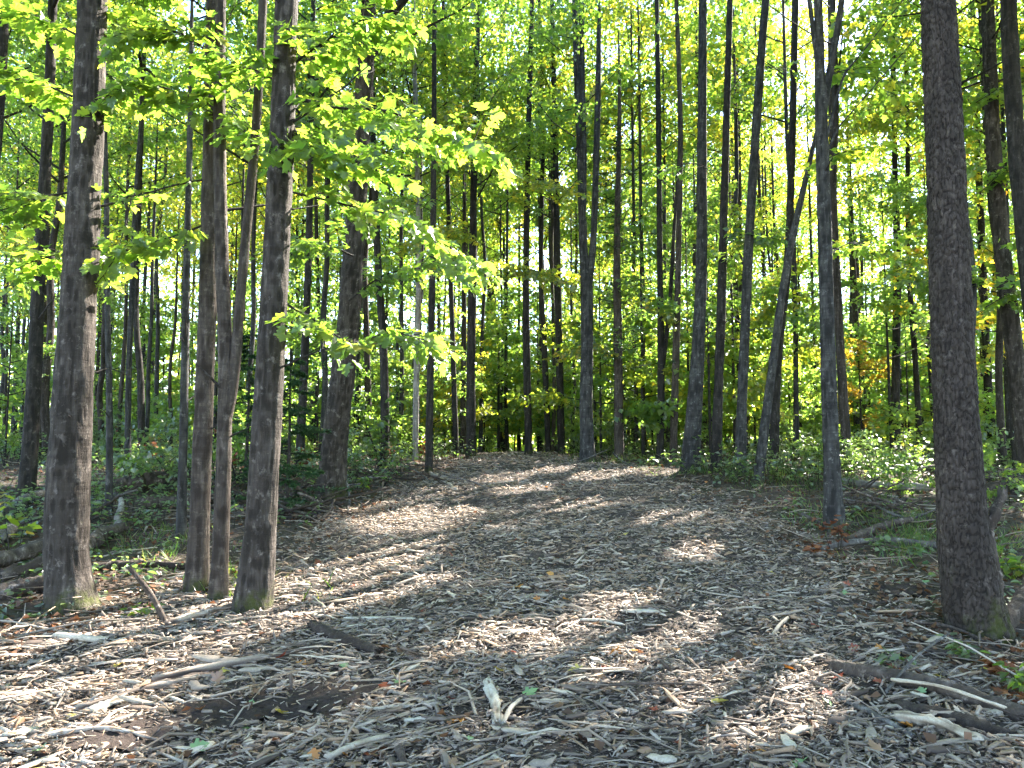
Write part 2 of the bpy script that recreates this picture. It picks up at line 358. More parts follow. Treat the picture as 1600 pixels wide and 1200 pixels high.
SPOTS += [(atd(x, y, d), 1.25) for x, y, d in [(700, 560, 26), (800, 500, 28), (880, 560, 30), (960, 480, 26), (1010, 600, 24), (1080, 420, 27), (1150, 520, 28), (1250, 560, 24), (1350, 520, 26), (1420, 600, 24), (1380, 420, 28),
          (640, 480, 24), (560, 560, 22), (480, 480, 22), (260, 520, 20), (200, 420, 22), (60, 500, 20), (800, 400, 32), (1000, 350, 30), (1180, 300, 30), (1330, 580, 26), (1090, 620, 30), (740, 620, 34)]]
SPP = np.array([p for p, r in SPOTS]); SPR = np.array([r for p, r in SPOTS]) * 1.2 + .03
def shaded_out(P):                         # leaves that would block sun from a chosen spot, to be cut
    hit = np.zeros(len(P), bool); far = np.zeros(len(P), bool)
    for i, (p, r) in enumerate(zip(SPP, SPR)):
        w = P - p; t = w @ SUN; d2 = (w * w).sum(1) - t * t
        if i < NEAR: hit |= (t > 1.2) & (d2 < (r + .01 * t) ** 2)
        else: far |= (t > 4.0) & (d2 < (r + .01 * t) ** 2)
    return hit | far if far.mean() > .13 else hit

# ------------------------------------------------------------------ trunks
def disp_maple(amp, seed):
    def f(th, L, RR):
        r = float(RR.mean()); per = max(6, int(round(2 * math.pi * r / .045)))
        u = th / (2 * math.pi) * per
        a = vnoise(u + .6 * vnoise(u * .5, L * 2.2, seed + 3, max(3, per // 2)), L * 7, seed, per)
        rid = 1 - np.abs(2 * a - 1)
        lump = vnoise(th / (2 * math.pi) * 4, L * 1.6, seed + 7, 4) - .5 + .5 * (vnoise(th / (2 * math.pi) * 9, L * 6, seed + 8, 9) - .5)
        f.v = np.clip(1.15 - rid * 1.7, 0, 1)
        return amp * 1.35 * (rid - .5) + .10 * RR * lump
    return f
def disp_scaly(amp, seed):
    def f(th, L, RR):
        r = float(RR.mean()); per = max(8, int(round(2 * math.pi * r / .034) // 2 * 2))
        u = th / (2 * math.pi) * per
        wob = (vnoise(u, L * 14, seed + 1, per) - .5) * 1.3 + (vnoise(u * 2, L * 40, seed + 6, per * 2) - .5) * .5
        f1, f2, cid, dv = worley(u + wob, L / .085 + 1.6 * (vnoise(u * .5, L * 5, seed + 2, max(3, per // 2)) - .5) + .5 * (vnoise(u * 2, L * 30, seed + 8, per * 2) - .5), seed, per)
        edge = np.clip((f2 - f1) / .26, 0, 1); edge = edge * edge * (3 - 2 * edge)
        lump = vnoise(th / (2 * math.pi) * 4, L * 1.5, seed + 7, 4) - .5
        f.v = np.clip(.62 - edge * .62 - (cid - .5) * .12, 0.0, 1)
        return amp * (edge * (.45 + .75 * cid) + .45 * edge * dv - .4) + .07 * RR * lump
    return f
def flare(L, th, z0, amt, seed, hh=.2):
    lob = .15 + 1.7 * vnoise(th / (2 * math.pi) * 6, L * 1.2 + 1.5, seed, 6)
    return amt * lob * np.exp(-np.maximum(L - z0, 0) / hh)

def add_stem(bag, C, rad, ns, style, amp, seed, flare_amt=0, z0=0, hh=.2):
    dm = {'scaly': disp_scaly, 'maple': disp_maple}.get(style, disp_maple)(amp, seed) if amp else None
    def disp(th, L, RR):
        o = dm(th, L, RR) if dm else 0 * th
        if flare_amt: o = o + flare(L, th, z0, flare_amt, seed + 31, hh) * RR
        return o
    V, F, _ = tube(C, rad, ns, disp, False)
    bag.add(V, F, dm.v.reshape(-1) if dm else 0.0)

def px_path(pts, dep):
    return np.array([[*atd(x, y, dep), w * .46 * dep / FPX] for x, y, w in pts])

# crown prototypes ---------------------------------------------------------------------------
def grow(seed, H, Rc, nl, nleaf, lsize, tpl, mat, up=(.45, 1.0), flat=.5, first=0.0, rad0=.05, name='crown', per_twig=5, spread_=.17, tilt=.55):
    r = np.random.default_rng(seed); lb = Bag(); tw = []; main = Bag()
    for i in range(nl):
        f = first + (1 - first) * ((i + r.random()) / nl) * .96; z = H * f; az = i * 2.39996 + r.normal(0, .3)
        ln = Rc * (1.12 - .72 * f ** 1.4) * r.uniform(.7, 1.25); el = up[0] + (up[1] - up[0]) * f + r.normal(0, .12)
        d = np.array([math.cos(az) * math.cos(el), math.sin(az) * math.cos(el), math.sin(el)])
        s = np.linspace(0, 1, 7)[:, None]; bend = np.array([r.normal(0, .12), r.normal(0, .12), r.uniform(-.05, .22)])
        C = np.array([0, 0, z]) + s * ln * d + s * s * ln * bend + np.cumsum(r.normal(0, .018 * ln, (7, 3)), 0) * s
        rr = rad0 * (1.1 - .7 * f) * (1.05 - .95 * s[:, 0]); bag_tube(lb, C, np.maximum(rr, .003), 5); bag_tube(main, C, np.maximum(rr * .6, .003), 4)
        nt = max(4, int(ln * 3.2))
        for k in range(nt):
            q = r.uniform(.22, 1.0); j = min(5, int(q * 6)); p = C[j] + (C[j + 1] - C[j]) * (q * 6 - j)
            ta = az + r.choice([-1, 1]) * r.uniform(.4, 1.3); te = el * flat + r.normal(0, .18); tl = ln * r.uniform(.18, .42)
            dd = np.array([math.cos(ta) * math.cos(te), math.sin(ta) * math.cos(te), math.sin(te)])
            E = p + dd * tl + np.array([0, 0, -.08 * tl]); tw.append((p, E))
            bag_tube(lb, np.array([p, (p + E) / 2 + r.normal(0, .02, 3), E]), [.005, .004, .002], 3)
        tw.append((C[3], C[6]))
    A = np.array([t[0] for t in tw]); B = np.array([t[1] for t in tw]); w = np.linalg.norm(B - A, axis=1); w = w / w.sum()
    k = r.choice(len(tw), nleaf, p=w); s = r.random(nleaf) ** .7
    P = A[k] + (B[k] - A[k]) * s[:, None] * 1.1 + r.normal(0, 1, (nleaf, 3)) * np.array([spread_, spread_, spread_ * .55])
    D = norm((B - A)[k]) * .5 + r.normal(0, .6, (nleaf, 3)); D[:, 2] -= .35
    N = np.stack([r.normal(0, tilt, nleaf), r.normal(0, tilt, nleaf), np.ones(nleaf)], -1)
    S = lsize * r.uniform(.65, 1.25, nleaf); v = np.clip(r.random(nleaf) * .75 + .25 * r.random(len(tw))[k], 0, 1)
    return dict(P=P, D=D, N=N, S=S, v=v, tpl=tpl, mat=mat, limbs=lb.mesh(name + '_limbs', M_BARK['dark']), bare=main.mesh(name + '_limbs', M_BARK['dark']), name=name, me=None)
def crown_mesh(pr, keep=None):
    if keep is None and pr['me'] is not None: return pr['me']
    b = Bag(); k = slice(None) if keep is None else keep
    add_leaves(b, pr['tpl'], pr['P'][k], pr['D'][k], pr['N'][k], pr['S'][k], pr['v'][k])
    me = b.mesh(pr['name'], pr['mat'])
    if keep is None: pr['me'] = me
    return me
HB = 8.0                                      # height of the crown base of a full-grown tree
CANOPY = [grow(100 + i, 9.5, 2.9, 22, 5200, .135, LEAF_LOW, M_LEAFY if i in (2, 5) else M_LEAF, name='canopy_crown', rad0=.036) for i in range(7)]
CANOPY_FAR = [grow(160 + i, 9.5, 2.9, 20, 2900, .135, LEAF_LOW, M_LEAFY if i in (1, 4) else M_LEAF, name='far_crown', rad0=.028) for i in range(6)]
YOUNG = [grow(200 + i, 5.5, 1.9, 20, 2600, .125, LEAF_STAR, M_LEAFY if i in (3,) else M_YOUNG, up=(.12, .8), flat=.4, name='young_crown', rad0=.022, spread_=.12, tilt=.42) for i in range(5)]
YOUNG_FAR = [grow(220 + i, 5.5, 1.9, 20, 2700, .14, LEAF_LOW, M_LEAFY if i in (3,) else M_YOUNG, up=(.12, .8), flat=.4, name='young_crown', rad0=.02, spread_=.12, tilt=.42) for i in range(5)]
ORANGE = grow(250, 3.6, 1.5, 16, 1800, .13, LEAF_MID, M_LEAFO, up=(.12, .8), flat=.4, name='orange_crown', rad0=.02, spread_=.12)
BUSH = [grow(300 + i, 1.3, .85, 14, 620, .11, LEAF_OVAL if i % 2 else LEAF_MID, M_LEAFB if i % 2 else M_YOUNG, up=(.3, .9), flat=.3, name='bush_crown', rad0=.011, spread_=.09, tilt=.4) for i in range(5)]
UNIQ = [0]
def put_crown(root, pr, loc, rz, sc):
    c, s = math.cos(rz), math.sin(rz); W = pr['P'] * sc; W = np.stack([W[:, 0] * c - W[:, 1] * s, W[:, 0] * s + W[:, 1] * c, W[:, 2]], -1)
    hit = shaded_out(W + np.array(root.location) + np.array(loc)); me = crown_mesh(pr) if hit.sum() < .002 * len(hit) else crown_mesh(pr, ~hit)
    UNIQ[0] += hit.sum() >= .002 * len(hit)
    for nm, d in (('crown', me), ('limbs', pr['bare'] if hit.sum() >= .002 * len(hit) else pr['limbs'])):
        o = link(nm, d, root, loc); o.rotation_euler = (0, 0, rz); o.scale = (sc,) * 3
        if nm == 'crown': o['kind'] = 'stuff'

ANCHORS = []; TAKEN = []; STEMS = []
def hero_tree(name, label, short, pts, bark, ns=20, rings=80, amp=.006, H=17, forks=(), fl=.5, dep=None, crown=0, csc=1.0, style='maple', seed=1, cat='tree', hb=HB, hh=.2):
    base = at(pts[0][0], pts[0][1]) if dep is None else atd(pts[0][0], pts[0][1], dep)
    d = base[1]; z0 = float(gh(base[0], base[1])); base[2] = z0
    root = link(name, None, None, tuple(base)); tag(root, label, cat, 'trees standing round the track')
    P = px_path(pts, d); P[0, :3] = base
    low = P[0].copy(); low[2] -= .3; low[:2] -= (P[1, :2] - P[0, :2]) * .3 / max(.3, P[1, 2] - P[0, 2])
    P = np.vstack([low, P])
    end = P[-1]; dr = (P[-1] - P[-2])[:3] / np.linalg.norm((P[-1] - P[-2])[:3]); top = z0 + H
    ext = []
    hbz = z0 + hb; e = end[:3].copy(); rr = end[3]
    if e[2] < hbz:
        e2 = e + dr * np.array([.6, .6, 1]) * (hbz - e[2]) / max(dr[2], .5); ext.append([*e2, rr * .8]); e = e2; rr *= .8
    if H > 0: ext.append([e[0], e[1], max(top, e[2] + 4.0) - 1.5, .02])
    Q = np.vstack([P] + ([np.array(ext)] if ext else []))
    nvis = rings; C = spline(P, nvis)
    bag = Bag(); C2 = C.copy(); C2[:, :3] -= base
    add_stem(bag, C2[:, :3], C2[:, 3], ns, style, amp, seed, fl * .55, .3, hh)
    if ext:
        C3 = spline(Q, 60); k = C3[:, 2] > P[-1, 2] - .02; C3 = np.vstack([P[-1], C3[k]]); C3[:, :3] -= base
        bag_tube(bag, C3[:, :3], C3[:, 3], max(8, ns // 3))
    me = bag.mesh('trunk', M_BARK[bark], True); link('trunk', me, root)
    for fk in forks:
        FP = px_path(fk, d); last = FP[-1].copy(); dd = FP[-1, :3] - FP[-2, :3]; dd /= np.linalg.norm(dd)
        last[:3] += dd * max(1.0, (hbz + 2 - last[2]) * .8); last[3] *= .45
        FC = spline(np.vstack([FP, last]), 40); FC[:, :3] -= base; b2 = Bag()
        add_stem(b2, FC[:, :3], FC[:, 3], max(8, ns // 2), 'maple', amp * .6, seed + 5)
        link('limb', b2.mesh('limb', M_BARK[bark], True), root)
    if crown is not None:
        ct = C3[np.argmin(abs(C3[:, 2] - hb))] if ext else C2[-1]
        put_crown(root, CANOPY[crown % 7], (ct[0], ct[1], hb), seed * 1.7, csc)
    STEMS.append((root, C2, bark))
    ANCHORS.append((project(base)[0], short)); TAKEN.append((base[0], base[1]))
    return root, base, d

T = {}
T['a'] = hero_tree('maple_tree', 'thick brown maple trunk with a mossy foot beside the logs, at the far left', 'the mossy-footed maple',
    [(112, 948, 70), (104, 850, 66), (112, 650, 62), (124, 450, 58), (137, 200, 50), (146, -40, 46)], 'maple', 80, 320, .008, seed=3, fl=.45, crown=0)
T['b'] = hero_tree('maple_tree', 'straight slim brown trunk rising close beside the twin-stemmed tree', 'the slim brown trunk',
    [(306, 922, 38), (310, 850, 34), (318, 650, 31), (325, 450, 29), (330, 250, 28), (336, -40, 27)], 'brown', 52, 240, .005, seed=5, fl=.4, crown=1)
T['c'] = hero_tree('maple_tree', 'thin smooth trunk that splits at head height, touching the slim brown trunk', 'the twin-stemmed tree',
    [(340, 940, 30), (345, 850, 26), (350, 700, 25), (352, 560, 23), (347, 400, 22), (343, 200, 20), (345, -40, 18)], 'brown', 48, 260, .003, seed=6, fl=.35, crown=None, H=14,
    forks=[[(354, 650, 20), (364, 600, 19), (374, 480, 17), (386, 350, 16), (400, 200, 15), (412, -20, 14)]])
T['d'] = hero_tree('maple_tree', 'dark leaning maple trunk with a sunlit right edge at the track edge', 'the sunlit-edged maple',
    [(397, 950, 60), (406, 850, 53), (415, 700, 49), (424, 550, 46), (434, 350, 43), (441, 200, 40), (449, -40, 38)], 'maple', 72, 300, .007, seed=8, fl=.4, crown=3)
T['e'] = hero_tree('maple_tree', 'leaning grey trunk with a forked top standing at the brush pile', 'the leaning grey trunk',
    [(516, 778, 48), (524, 680, 43), (536, 580, 40), (546, 480, 37), (556, 330, 34), (565, 200, 32), (574, 60, 28)], 'maple', 44, 220, .010, seed=11, fl=.5, crown=4,
    forks=[[(574, 70, 20), (596, 38, 18), (630, 0, 15), (660, -40, 13)]])
T['f'] = hero_tree('young_tree', 'thin straight dark stem beside the pale peeled stick on the track', 'the thin dark stem',
    [(670, 738, 13), (672, 600, 12), (676, 400, 11), (678, 200, 9), (679, -20, 8)], 'dark', 16, 80, .002, seed=12, fl=.3, crown=None, H=13)
T['g'] = hero_tree('maple_tree', 'dark mossy-based tree with fanning branches at the crest of the track', 'the crest tree',
    [(770, 704, 21), (766, 600, 19), (767, 500, 18), (772, 380, 17), (777, 280, 14), (783, 120, 11), (788, -20, 8)], 'dark', 24, 120, .006, seed=13, fl=.5, crown=5, csc=.9,
    forks=[[(767, 440, 9), (752, 390, 8), (738, 330, 7), (728, 240, 5)], [(776, 300, 9), (762, 230, 8), (756, 140, 6)], [(774, 340, 8), (796, 260, 7), (806, 150, 6)], [(768, 450, 6), (810, 420, 5), (880, 440, 3)], [(770, 390, 6), (800, 360, 5), (850, 335, 3)]])
T['h'] = hero_tree('maple_tree', 'grey tree forking into two tall stems at the right side of the track crest', 'the forked tree',
    [(919, 724, 26), (916, 640, 22), (917, 540, 21), (916, 440, 20), (911, 380, 14), (907, 250, 13), (901, 100, 11), (897, -20, 9)], 'grey', 28, 140, .007, seed=14, fl=.35, crown=6, csc=.9,
    forks=[[(918, 450, 15), (926, 390, 12), (931, 270, 11), (935, 120, 10), (936, 40, 7)], [(911, 360, 9), (913, 250, 9), (910, 120, 9), (909, -20, 8)]])
T['i'] = hero_tree('maple_tree', 'banded grey trunk with a green mossy base at the right edge of the mulch', 'the mossy grey tree',
    [(1078, 736, 32), (1085, 640, 26), (1091, 540, 22), (1096, 420, 19), (1097, 250, 16), (1098, -20, 14)], 'grey', 30, 160, .006, seed=15, fl=.4, crown=None)
T['j'] = hero_tree('young_tree', 'slim grey tree directly right of the mossy banded trunk', 'the slim grey tree',
    [(1119, 737, 18), (1122, 620, 16), (1127, 480, 15), (1132, 300, 13), (1137, 120, 11), (1141, -20, 10)], 'dark', 22, 120, .005, seed=16, fl=.35, crown=None, H=15)
T['k'] = hero_tree('maple_tree', 'gently curving grey trunk standing next to the leaning dead pole', 'the curving grey trunk',
    [(1157, 750, 19), (1159, 640, 17), (1164, 520, 16), (1169, 400, 16), (1177, 270, 15), (1187, 120, 14), (1198, -20, 13)], 'grey', 24, 140, .005, seed=17, fl=.35, crown=None)
T['l'] = hero_tree('leaning_tree', 'steeply leaning grey tree resting against the tall mulch-edge tree', 'the leaning pole',
    [(1183, 757, 18), (1193, 680, 16), (1206, 580, 14), (1222, 460, 13), (1243, 350, 11), (1268, 240, 8), (1276, 205, 5)], 'grey', 20, 100, .004, seed=18, fl=.3, crown=None, H=0)
T['m'] = hero_tree('maple_tree', 'grey tree at the mulch edge with red dead leaves at its foot', 'the mulch-edge tree',
    [(1303, 830, 33), (1301, 760, 29), (1295, 600, 25), (1291, 450, 23), (1287, 300, 22), (1283, 170, 20), (1280, 60, 15), (1277, -30, 13)], 'grey', 36, 200, .006, seed=19, fl=.35, crown=1,
    forks=[[(1285, 185, 12), (1297, 110, 12), (1308, 50, 11), (1318, -20, 10)], [(1282, 130, 9), (1272, 60, 8), (1262, -20, 7)], [(1292, 215, 5), (1318, 120, 4), (1345, 85, 2)], [(1292, 240, 4), (1310, 200, 3), (1340, 165, 2)]])
T['n'] = hero_tree('cherry_tree', 'thick scaly-barked tree with a mossy base at the right of the picture', 'the scaly tree',
    [(1524, 984, 84), (1509, 880, 79), (1500, 760, 72), (1493, 620, 66), (1485, 450, 61), (1477, 250, 57), (1464, -40, 53)], 'scaly', 140, 480, .014, seed=20, fl=.40, crown=3, style='scaly', hh=.28)
T['o'] = hero_tree('young_tree', 'slim dark tree seen just right of the scaly trunk', 'the slim dark tree',
    [(1553, 716, 15), (1545, 620, 13), (1538, 480, 12), (1532, 330, 11), (1525, 180, 9), (1519, -20, 8)], 'dark', 18, 90, .004, seed=21, fl=.3, crown=None, H=13)
T['p'] = hero_tree('maple_tree', 'sturdy brown tree leaning over the brush behind the scaly trunk', 'the brush-side tree',
    [(1606, 712, 30), (1591, 600, 28), (1577, 480, 26), (1563, 360, 25), (1552, 220, 23), (1542, -20, 20)], 'maple', 28, 140, .008, seed=22, fl=.4, crown=5, dep=15.5)
T['q'] = hero_tree('maple_tree', 'dark trunk crossing the upper right corner', 'the corner trunk',
    [(1640, 760, 34), (1622, 560, 31), (1605, 400, 29), (1590, 250, 27), (1581, 120, 26), (1574, -30, 25)], 'dark', 28, 140, .006, seed=23, fl=.4, crown=6, dep=11.5)
T['r'] = hero_tree('maple_tree', 'dark trunk at the far left standing behind the mossy-footed maple', 'the far-left trunk',
    [(42, 752, 27), (52, 620, 23), (58, 480, 21), (67, 330, 19), (76, 170, 17), (83, -20, 14)], 'dark', 28, 140, .007, seed=24, fl=.4, crown=2, dep=13.0)
T['s'] = hero_tree('young_tree', 'slender grey sapling stem directly left of the slim brown trunk', 'the slender stem',
    [(283, 832, 16), (286, 700, 14), (289, 560, 13), (292, 400, 11), (297, 200, 9), (299, 60, 7)], 'grey', 18, 100, .003, seed=25, fl=.3, crown=None, H=9, dep=10.2)
T['t'] = hero_tree('young_tree', 'slender pale sapling stem between the mossy-footed maple and the log pile', 'the pale stem',
    [(172, 768, 12), (171, 650, 10), (168, 480, 9), (166, 300, 8), (160, 60, 6)], 'grey', 16, 90, .003, seed=26, fl=.3, crown=None, H=10, dep=12.0)
T['u'] = hero_tree('maple_tree', 'dark curved trunk edge in the top left corner', 'the corner-left trunk',
    [(-60, 800, 20), (-34, 500, 18), (-8, 250, 17), (3, 100, 15), (8, -30, 14)], 'dark', 20, 90, .005, seed=27, fl=.3, crown=4, dep=10.5)
T['v'] = hero_tree('spruce_tree', 'dark conifer trunk with bare dead twigs right of the forked tree', 'the dead-twigged conifer',
    [(967, 694, 16), (966, 560, 15), (964, 440, 13), (965, 320, 10), (968, 180, 7)], 'brown', 20, 90, .005, seed=28, fl=.3, crown=None, H=13, dep=21.5)
for k, (lab, sh, pts, bk, dd) in enumerate([
    ('dark slim double trunk in the trees just left of the crest tree', 'the left crest trunk', [(736, 692, 17), (736, 560, 15), (738, 440, 14), (741, 250, 11), (748, -20, 8)], 'dark', 24),
    ('slim dark pole between the thin dark stem and the crest tree', 'the dark pole', [(713, 690, 10), (708, 560, 9), (703, 400, 8), (697, 200, 7), (692, -20, 6)], 'dark', 25),
    ('slim trunk standing just right of the crest tree', 'the near-crest trunk', [(826, 695, 13), (823, 560, 12), (822, 420, 11), (826, 200, 9), (832, -20, 7)], 'dark', 25),
    ('straight dark trunk left of the forked tree, paired with a thinner one', 'the paired dark trunk', [(877, 694, 13), (874, 560, 12), (871, 420, 12), (867, 200, 9), (862, -20, 7)], 'dark', 26),
    ('thin curving trunk halfway between the crest tree and the forked tree', 'the thin curving trunk', [(857, 694, 10), (851, 560, 10), (845, 430, 9), (848, 200, 7), (842, -20, 6)], 'dark', 27),
    ('two-stemmed dark trunk left of the mossy grey tree', 'the two-stemmed trunk', [(1031, 696, 13), (1033, 560, 12), (1031, 420, 10), (1029, 200, 9), (1026, -20, 7)], 'dark', 21),
    ('tall thin brown trunk close beside the two-stemmed dark trunk', 'the thin brown pole', [(1051, 698, 13), (1056, 560, 12), (1060, 400, 10), (1063, 200, 9), (1056, -20, 7)], 'brown', 20.5),
    ('dark trunk rising behind the leaning pole', 'the trunk behind', [(1208, 700, 16), (1215, 560, 15), (1230, 420, 13), (1237, 250, 12), (1243, -20, 11)], 'dark', 19),
    ('brown trunk close behind the mulch-edge tree, in front of the orange sapling', 'the trunk by the orange sapling', [(1320, 712, 15), (1314, 560, 13), (1306, 400, 11), (1300, 250, 9), (1296, -20, 7)], 'brown', 20),
    ('dark tree in the sunny undergrowth midway to the scaly trunk', 'the sunny dark tree', [(1398, 696, 14), (1400, 560, 13), (1402, 420, 12), (1398, 250, 9), (1394, -20, 8)], 'dark', 22),
    ('thinner tree just left of the scaly trunk', 'the thinner tree', [(1437, 690, 10), (1430, 560, 9), (1420, 420, 8), (1418, 200, 7), (1414, -20, 6)], 'dark', 23),
    ('dark crooked stem deep behind the pale sapling stem', 'the crooked stem', [(222, 690, 12), (220, 600, 11), (213, 500, 9), (218, 300, 8), (228, -20, 7)], 'dark', 20),
    ('pale birch-like stem left of the thin dark stem', 'the pale birch', [(649, 696, 10), (651, 560, 10), (655, 400, 9), (650, 200, 8), (645, -20, 7)], 'pale', 22),
    ('dark trunk in the shade right of the leaning grey trunk', 'the shaded trunk', [(602, 690, 16), (600, 560, 14), (590, 400, 12), (583, 200, 10), (580, -20, 8)], 'dark', 21),
    ('dark slim trunk left of the leaning grey trunk', 'the slim shaded trunk', [(468, 700, 15), (476, 560, 14), (482, 400, 12), (486, 200, 10), (490, -20, 8)], 'dark', 18)]):
    hero_tree('young_tree', lab, sh, pts, bk, 16, 70, .005, seed=40 + k, fl=.35, crown=None if k in (2, 5, 6, 7, 8, 11) else k, csc=.8, dep=dd, H=14,
              forks=[[(1036, 570, 8), (1046, 480, 7), (1052, 380, 6)]] if sh == 'the two-stemmed trunk' else [])

rt = np.random.default_rng(404)
for root, C2, bk in [q for q in STEMS if q[2] != 'scaly']:                    # bare side twigs and snapped stubs
    for q in range(int(rt.integers(2, 6))):
        j = int(rt.uniform(.22, .97) * (len(C2) - 1)); r0 = C2[j, 3]; az = rt.uniform(0, 6.28); L = rt.uniform(.12, .3) if rt.random() < .4 else rt.uniform(.5, 1.5)
        d = np.array([math.cos(az), math.sin(az), rt.uniform(.1, .8)]); k = np.linspace(0, 1, 8)[:, None]
        C = C2[j, :3] + d * (r0 * .6 + k * L) + np.cumsum(rt.normal(0, .035 * L, (8, 3)), 0) * k; q0 = min(.016, r0 * .25) * rt.uniform(.5, 1.1); b = Bag(); bag_tube(b, C, np.linspace(q0, q0 * .25, 8), 6)
        if L > .4:
            for w in range(3): e = C[3 + w] + np.array([rt.normal(0, .2), rt.normal(0, .2), rt.uniform(.02, .22)]) * L; bag_tube(b, np.array([C[3 + w], (C[3 + w] + e) / 2 + rt.normal(0, .02, 3), e]), [q0 * .45, q0 * .35, q0 * .15], 4)
        link('twig', b.mesh('twig', M_BARK['dark'], True), root)
# ------------------------------------------------------------------ the woods behind: copies of a few kinds
PT = []
for i in range(6):
    r = np.random.default_rng(600 + i); zz = np.array([-.4, 0, 2, 4, 6, HB, 12, 16]); rad = np.array([.155, .15, .125, .115, .105, .095, .06, .02])
    off = np.cumsum(r.normal(0, .10, (8, 2)), 0); off -= off[1]; off *= np.where(zz > HB, .0, 1)[:, None] * 1.0; off[5:] = 0; off[:2] = 0
    C = spline(np.column_stack([off, zz, rad]), 46); b = Bag(); add_stem(b, C[:, :3], C[:, 3], 12, 'maple', .008, 60 + i, .4, .4)
    PT.append({k: mesh('trunk', np.concatenate(b.V), [np.concatenate(b.F4)], M_BARK[k], {'v': np.concatenate(b.A)}, True) for k in ('dark', 'grey', 'maple')})
YT = []
for i in range(3):
    r = np.random.default_rng(640 + i); zz = np.linspace(-.2, 6.6, 8); off = np.cumsum(r.normal(0, .07, (8, 2)), 0); off -= off[1]; off *= .6
    C = spline(np.column_stack([off * 0 if i == 0 else off * .5, zz, np.linspace(.045, .006, 8)]), 24); b = Bag(); bag_tube(b, C[:, :3], C[:, 3], 7)
    YT.append(b.mesh('trunk', M_BARK['dark'], True))
FILL = []
def spot_ok(x, y, dmin):
    for a, b in TAKEN:
        if (a - x) ** 2 + (b - y) ** 2 < dmin * dmin: return False
    return True
def fill_tree(x, y, kind, r, group, sc=None):
    z = float(gh(x, y))
    if kind == 'tall':
        root = link('forest_tree', None, None, (x, y, z)); s = sc or r.uniform(.85, 1.15) * float(np.interp(y, [20, 30, 50], [1, 1.15, 1.45]))
        o = link('trunk', PT[r.integers(6)][('maple', 'grey', 'maple', 'grey')[r.integers(4)]], root); w = r.uniform(.42, .88); o.scale = (w, w, s); o.rotation_euler = (0, 0, r.uniform(0, 6.28))
        put_crown(root, CANOPY[r.integers(7)] if y < 22 else CANOPY_FAR[r.integers(6)], (0, 0, HB * s), r.uniform(0, 6.28), s)
        root['category'] = 'tree'
    else:
        root = link('maple_sapling', None, None, (x, y, z)); s = sc or r.uniform(.7, 1.25)
        o = link('trunk', YT[0], root); o.scale = (s, s, s * 1.2)
        put_crown(root, (YOUNG if y < 22 else YOUNG_FAR)[r.integers(5)] if kind == 'young' else ORANGE, (0, 0, (2.1 if y < 22 else 1.0) * s if kind == 'young' else 1.0), r.uniform(0, 6.28), s)
        root['category'] = 'sapling'
    root['group'] = group; TAKEN.append((x, y)); FILL.append((root, kind)); return root
r = np.random.default_rng(21)
def inside(x, y, m=1.0): return abs(x) < y * .69 + m
fill_tree(10.9, 24, 'orange', r, 'maple saplings under the tall trees', .75)
n = 0
while n < 175:                                # tall trees in view
    y = 15 + 50 * r.random() ** .85; x = r.uniform(-1, 1) * (y * .70 + 1)
    if float(path_mask(x, y)) > -.6 and y < 34: continue
    if y < 20 and (abs(x) < 6): continue
    if x > .35 * y and y > 22 and r.random() < .45: continue
    if spot_ok(x, y, 1.5): fill_tree(x, y, 'tall', r, 'tall trees in the woods behind'); n += 1
n = 0
while n < 46:                                 # half-grown trees with low crowns
    y = 20 + 30 * r.random(); x = r.uniform(-1, 1) * (y * .68)
    if float(path_mask(x, y)) > -1.2 and y < 34: continue
    if spot_ok(x, y, 1.3): fill_tree(x, y, 'tall', r, 'tall trees in the woods behind', r.uniform(.5, .72)); n += 1
n = 0
while n < 95:                                 # maple saplings under them
    y = 14 + 34 * r.random() ** .8; x = r.uniform(-1, 1) * (y * .70 + 1)
    if float(path_mask(x, y)) > -1.4 and y < 32: continue
    if y < 20 and .41 < x / y < .50: continue
    if spot_ok(x, y, 1.1): fill_tree(x, y, 'young', r, 'maple saplings under the tall trees'); n += 1
for x_, y_, s_ in ((-.6, 33, 1.1), (1.2, 36, 1.2), (2.6, 34, .9), (.4, 40, 1.3), (3.6, 39, 1.2), (-1.8, 38, 1.2), (2.0, 44, 1.4), (-.5, 46, 1.4), (4.4, 31, 1.0)): fill_tree(x_, y_, 'young', r, 'maple saplings under the tall trees', s_)
for x_, y_, s_ in ((1.6, 30, 1.25), (4.2, 24.5, 1.15), (5.6, 27.5, 1.3), (7.2, 24, 1.15), (3.0, 33, 1.4), (8.8, 29, 1.3), (6.6, 33, 1.4), (-1.5, 29, 1.25), (-3.8, 26, 1.2), (-2.2, 35, 1.4), (11.7, 18.4, 1.1), (9.0, 15.2, 1.0), (13.6, 21.0, 1.15)): fill_tree(x_, y_, 'tall', r, 'tall trees in the woods behind', s_)  # last three added to shade the lower right of the track
n = 0
while n < 26:
    y = r.uniform(20, 36); x = r.uniform(3.2, .66 * y)
    if spot_ok(x, y, 1.0): fill_tree(x, y, 'young', r, 'maple saplings under the tall trees'); n += 1
n = 0; tries = 0
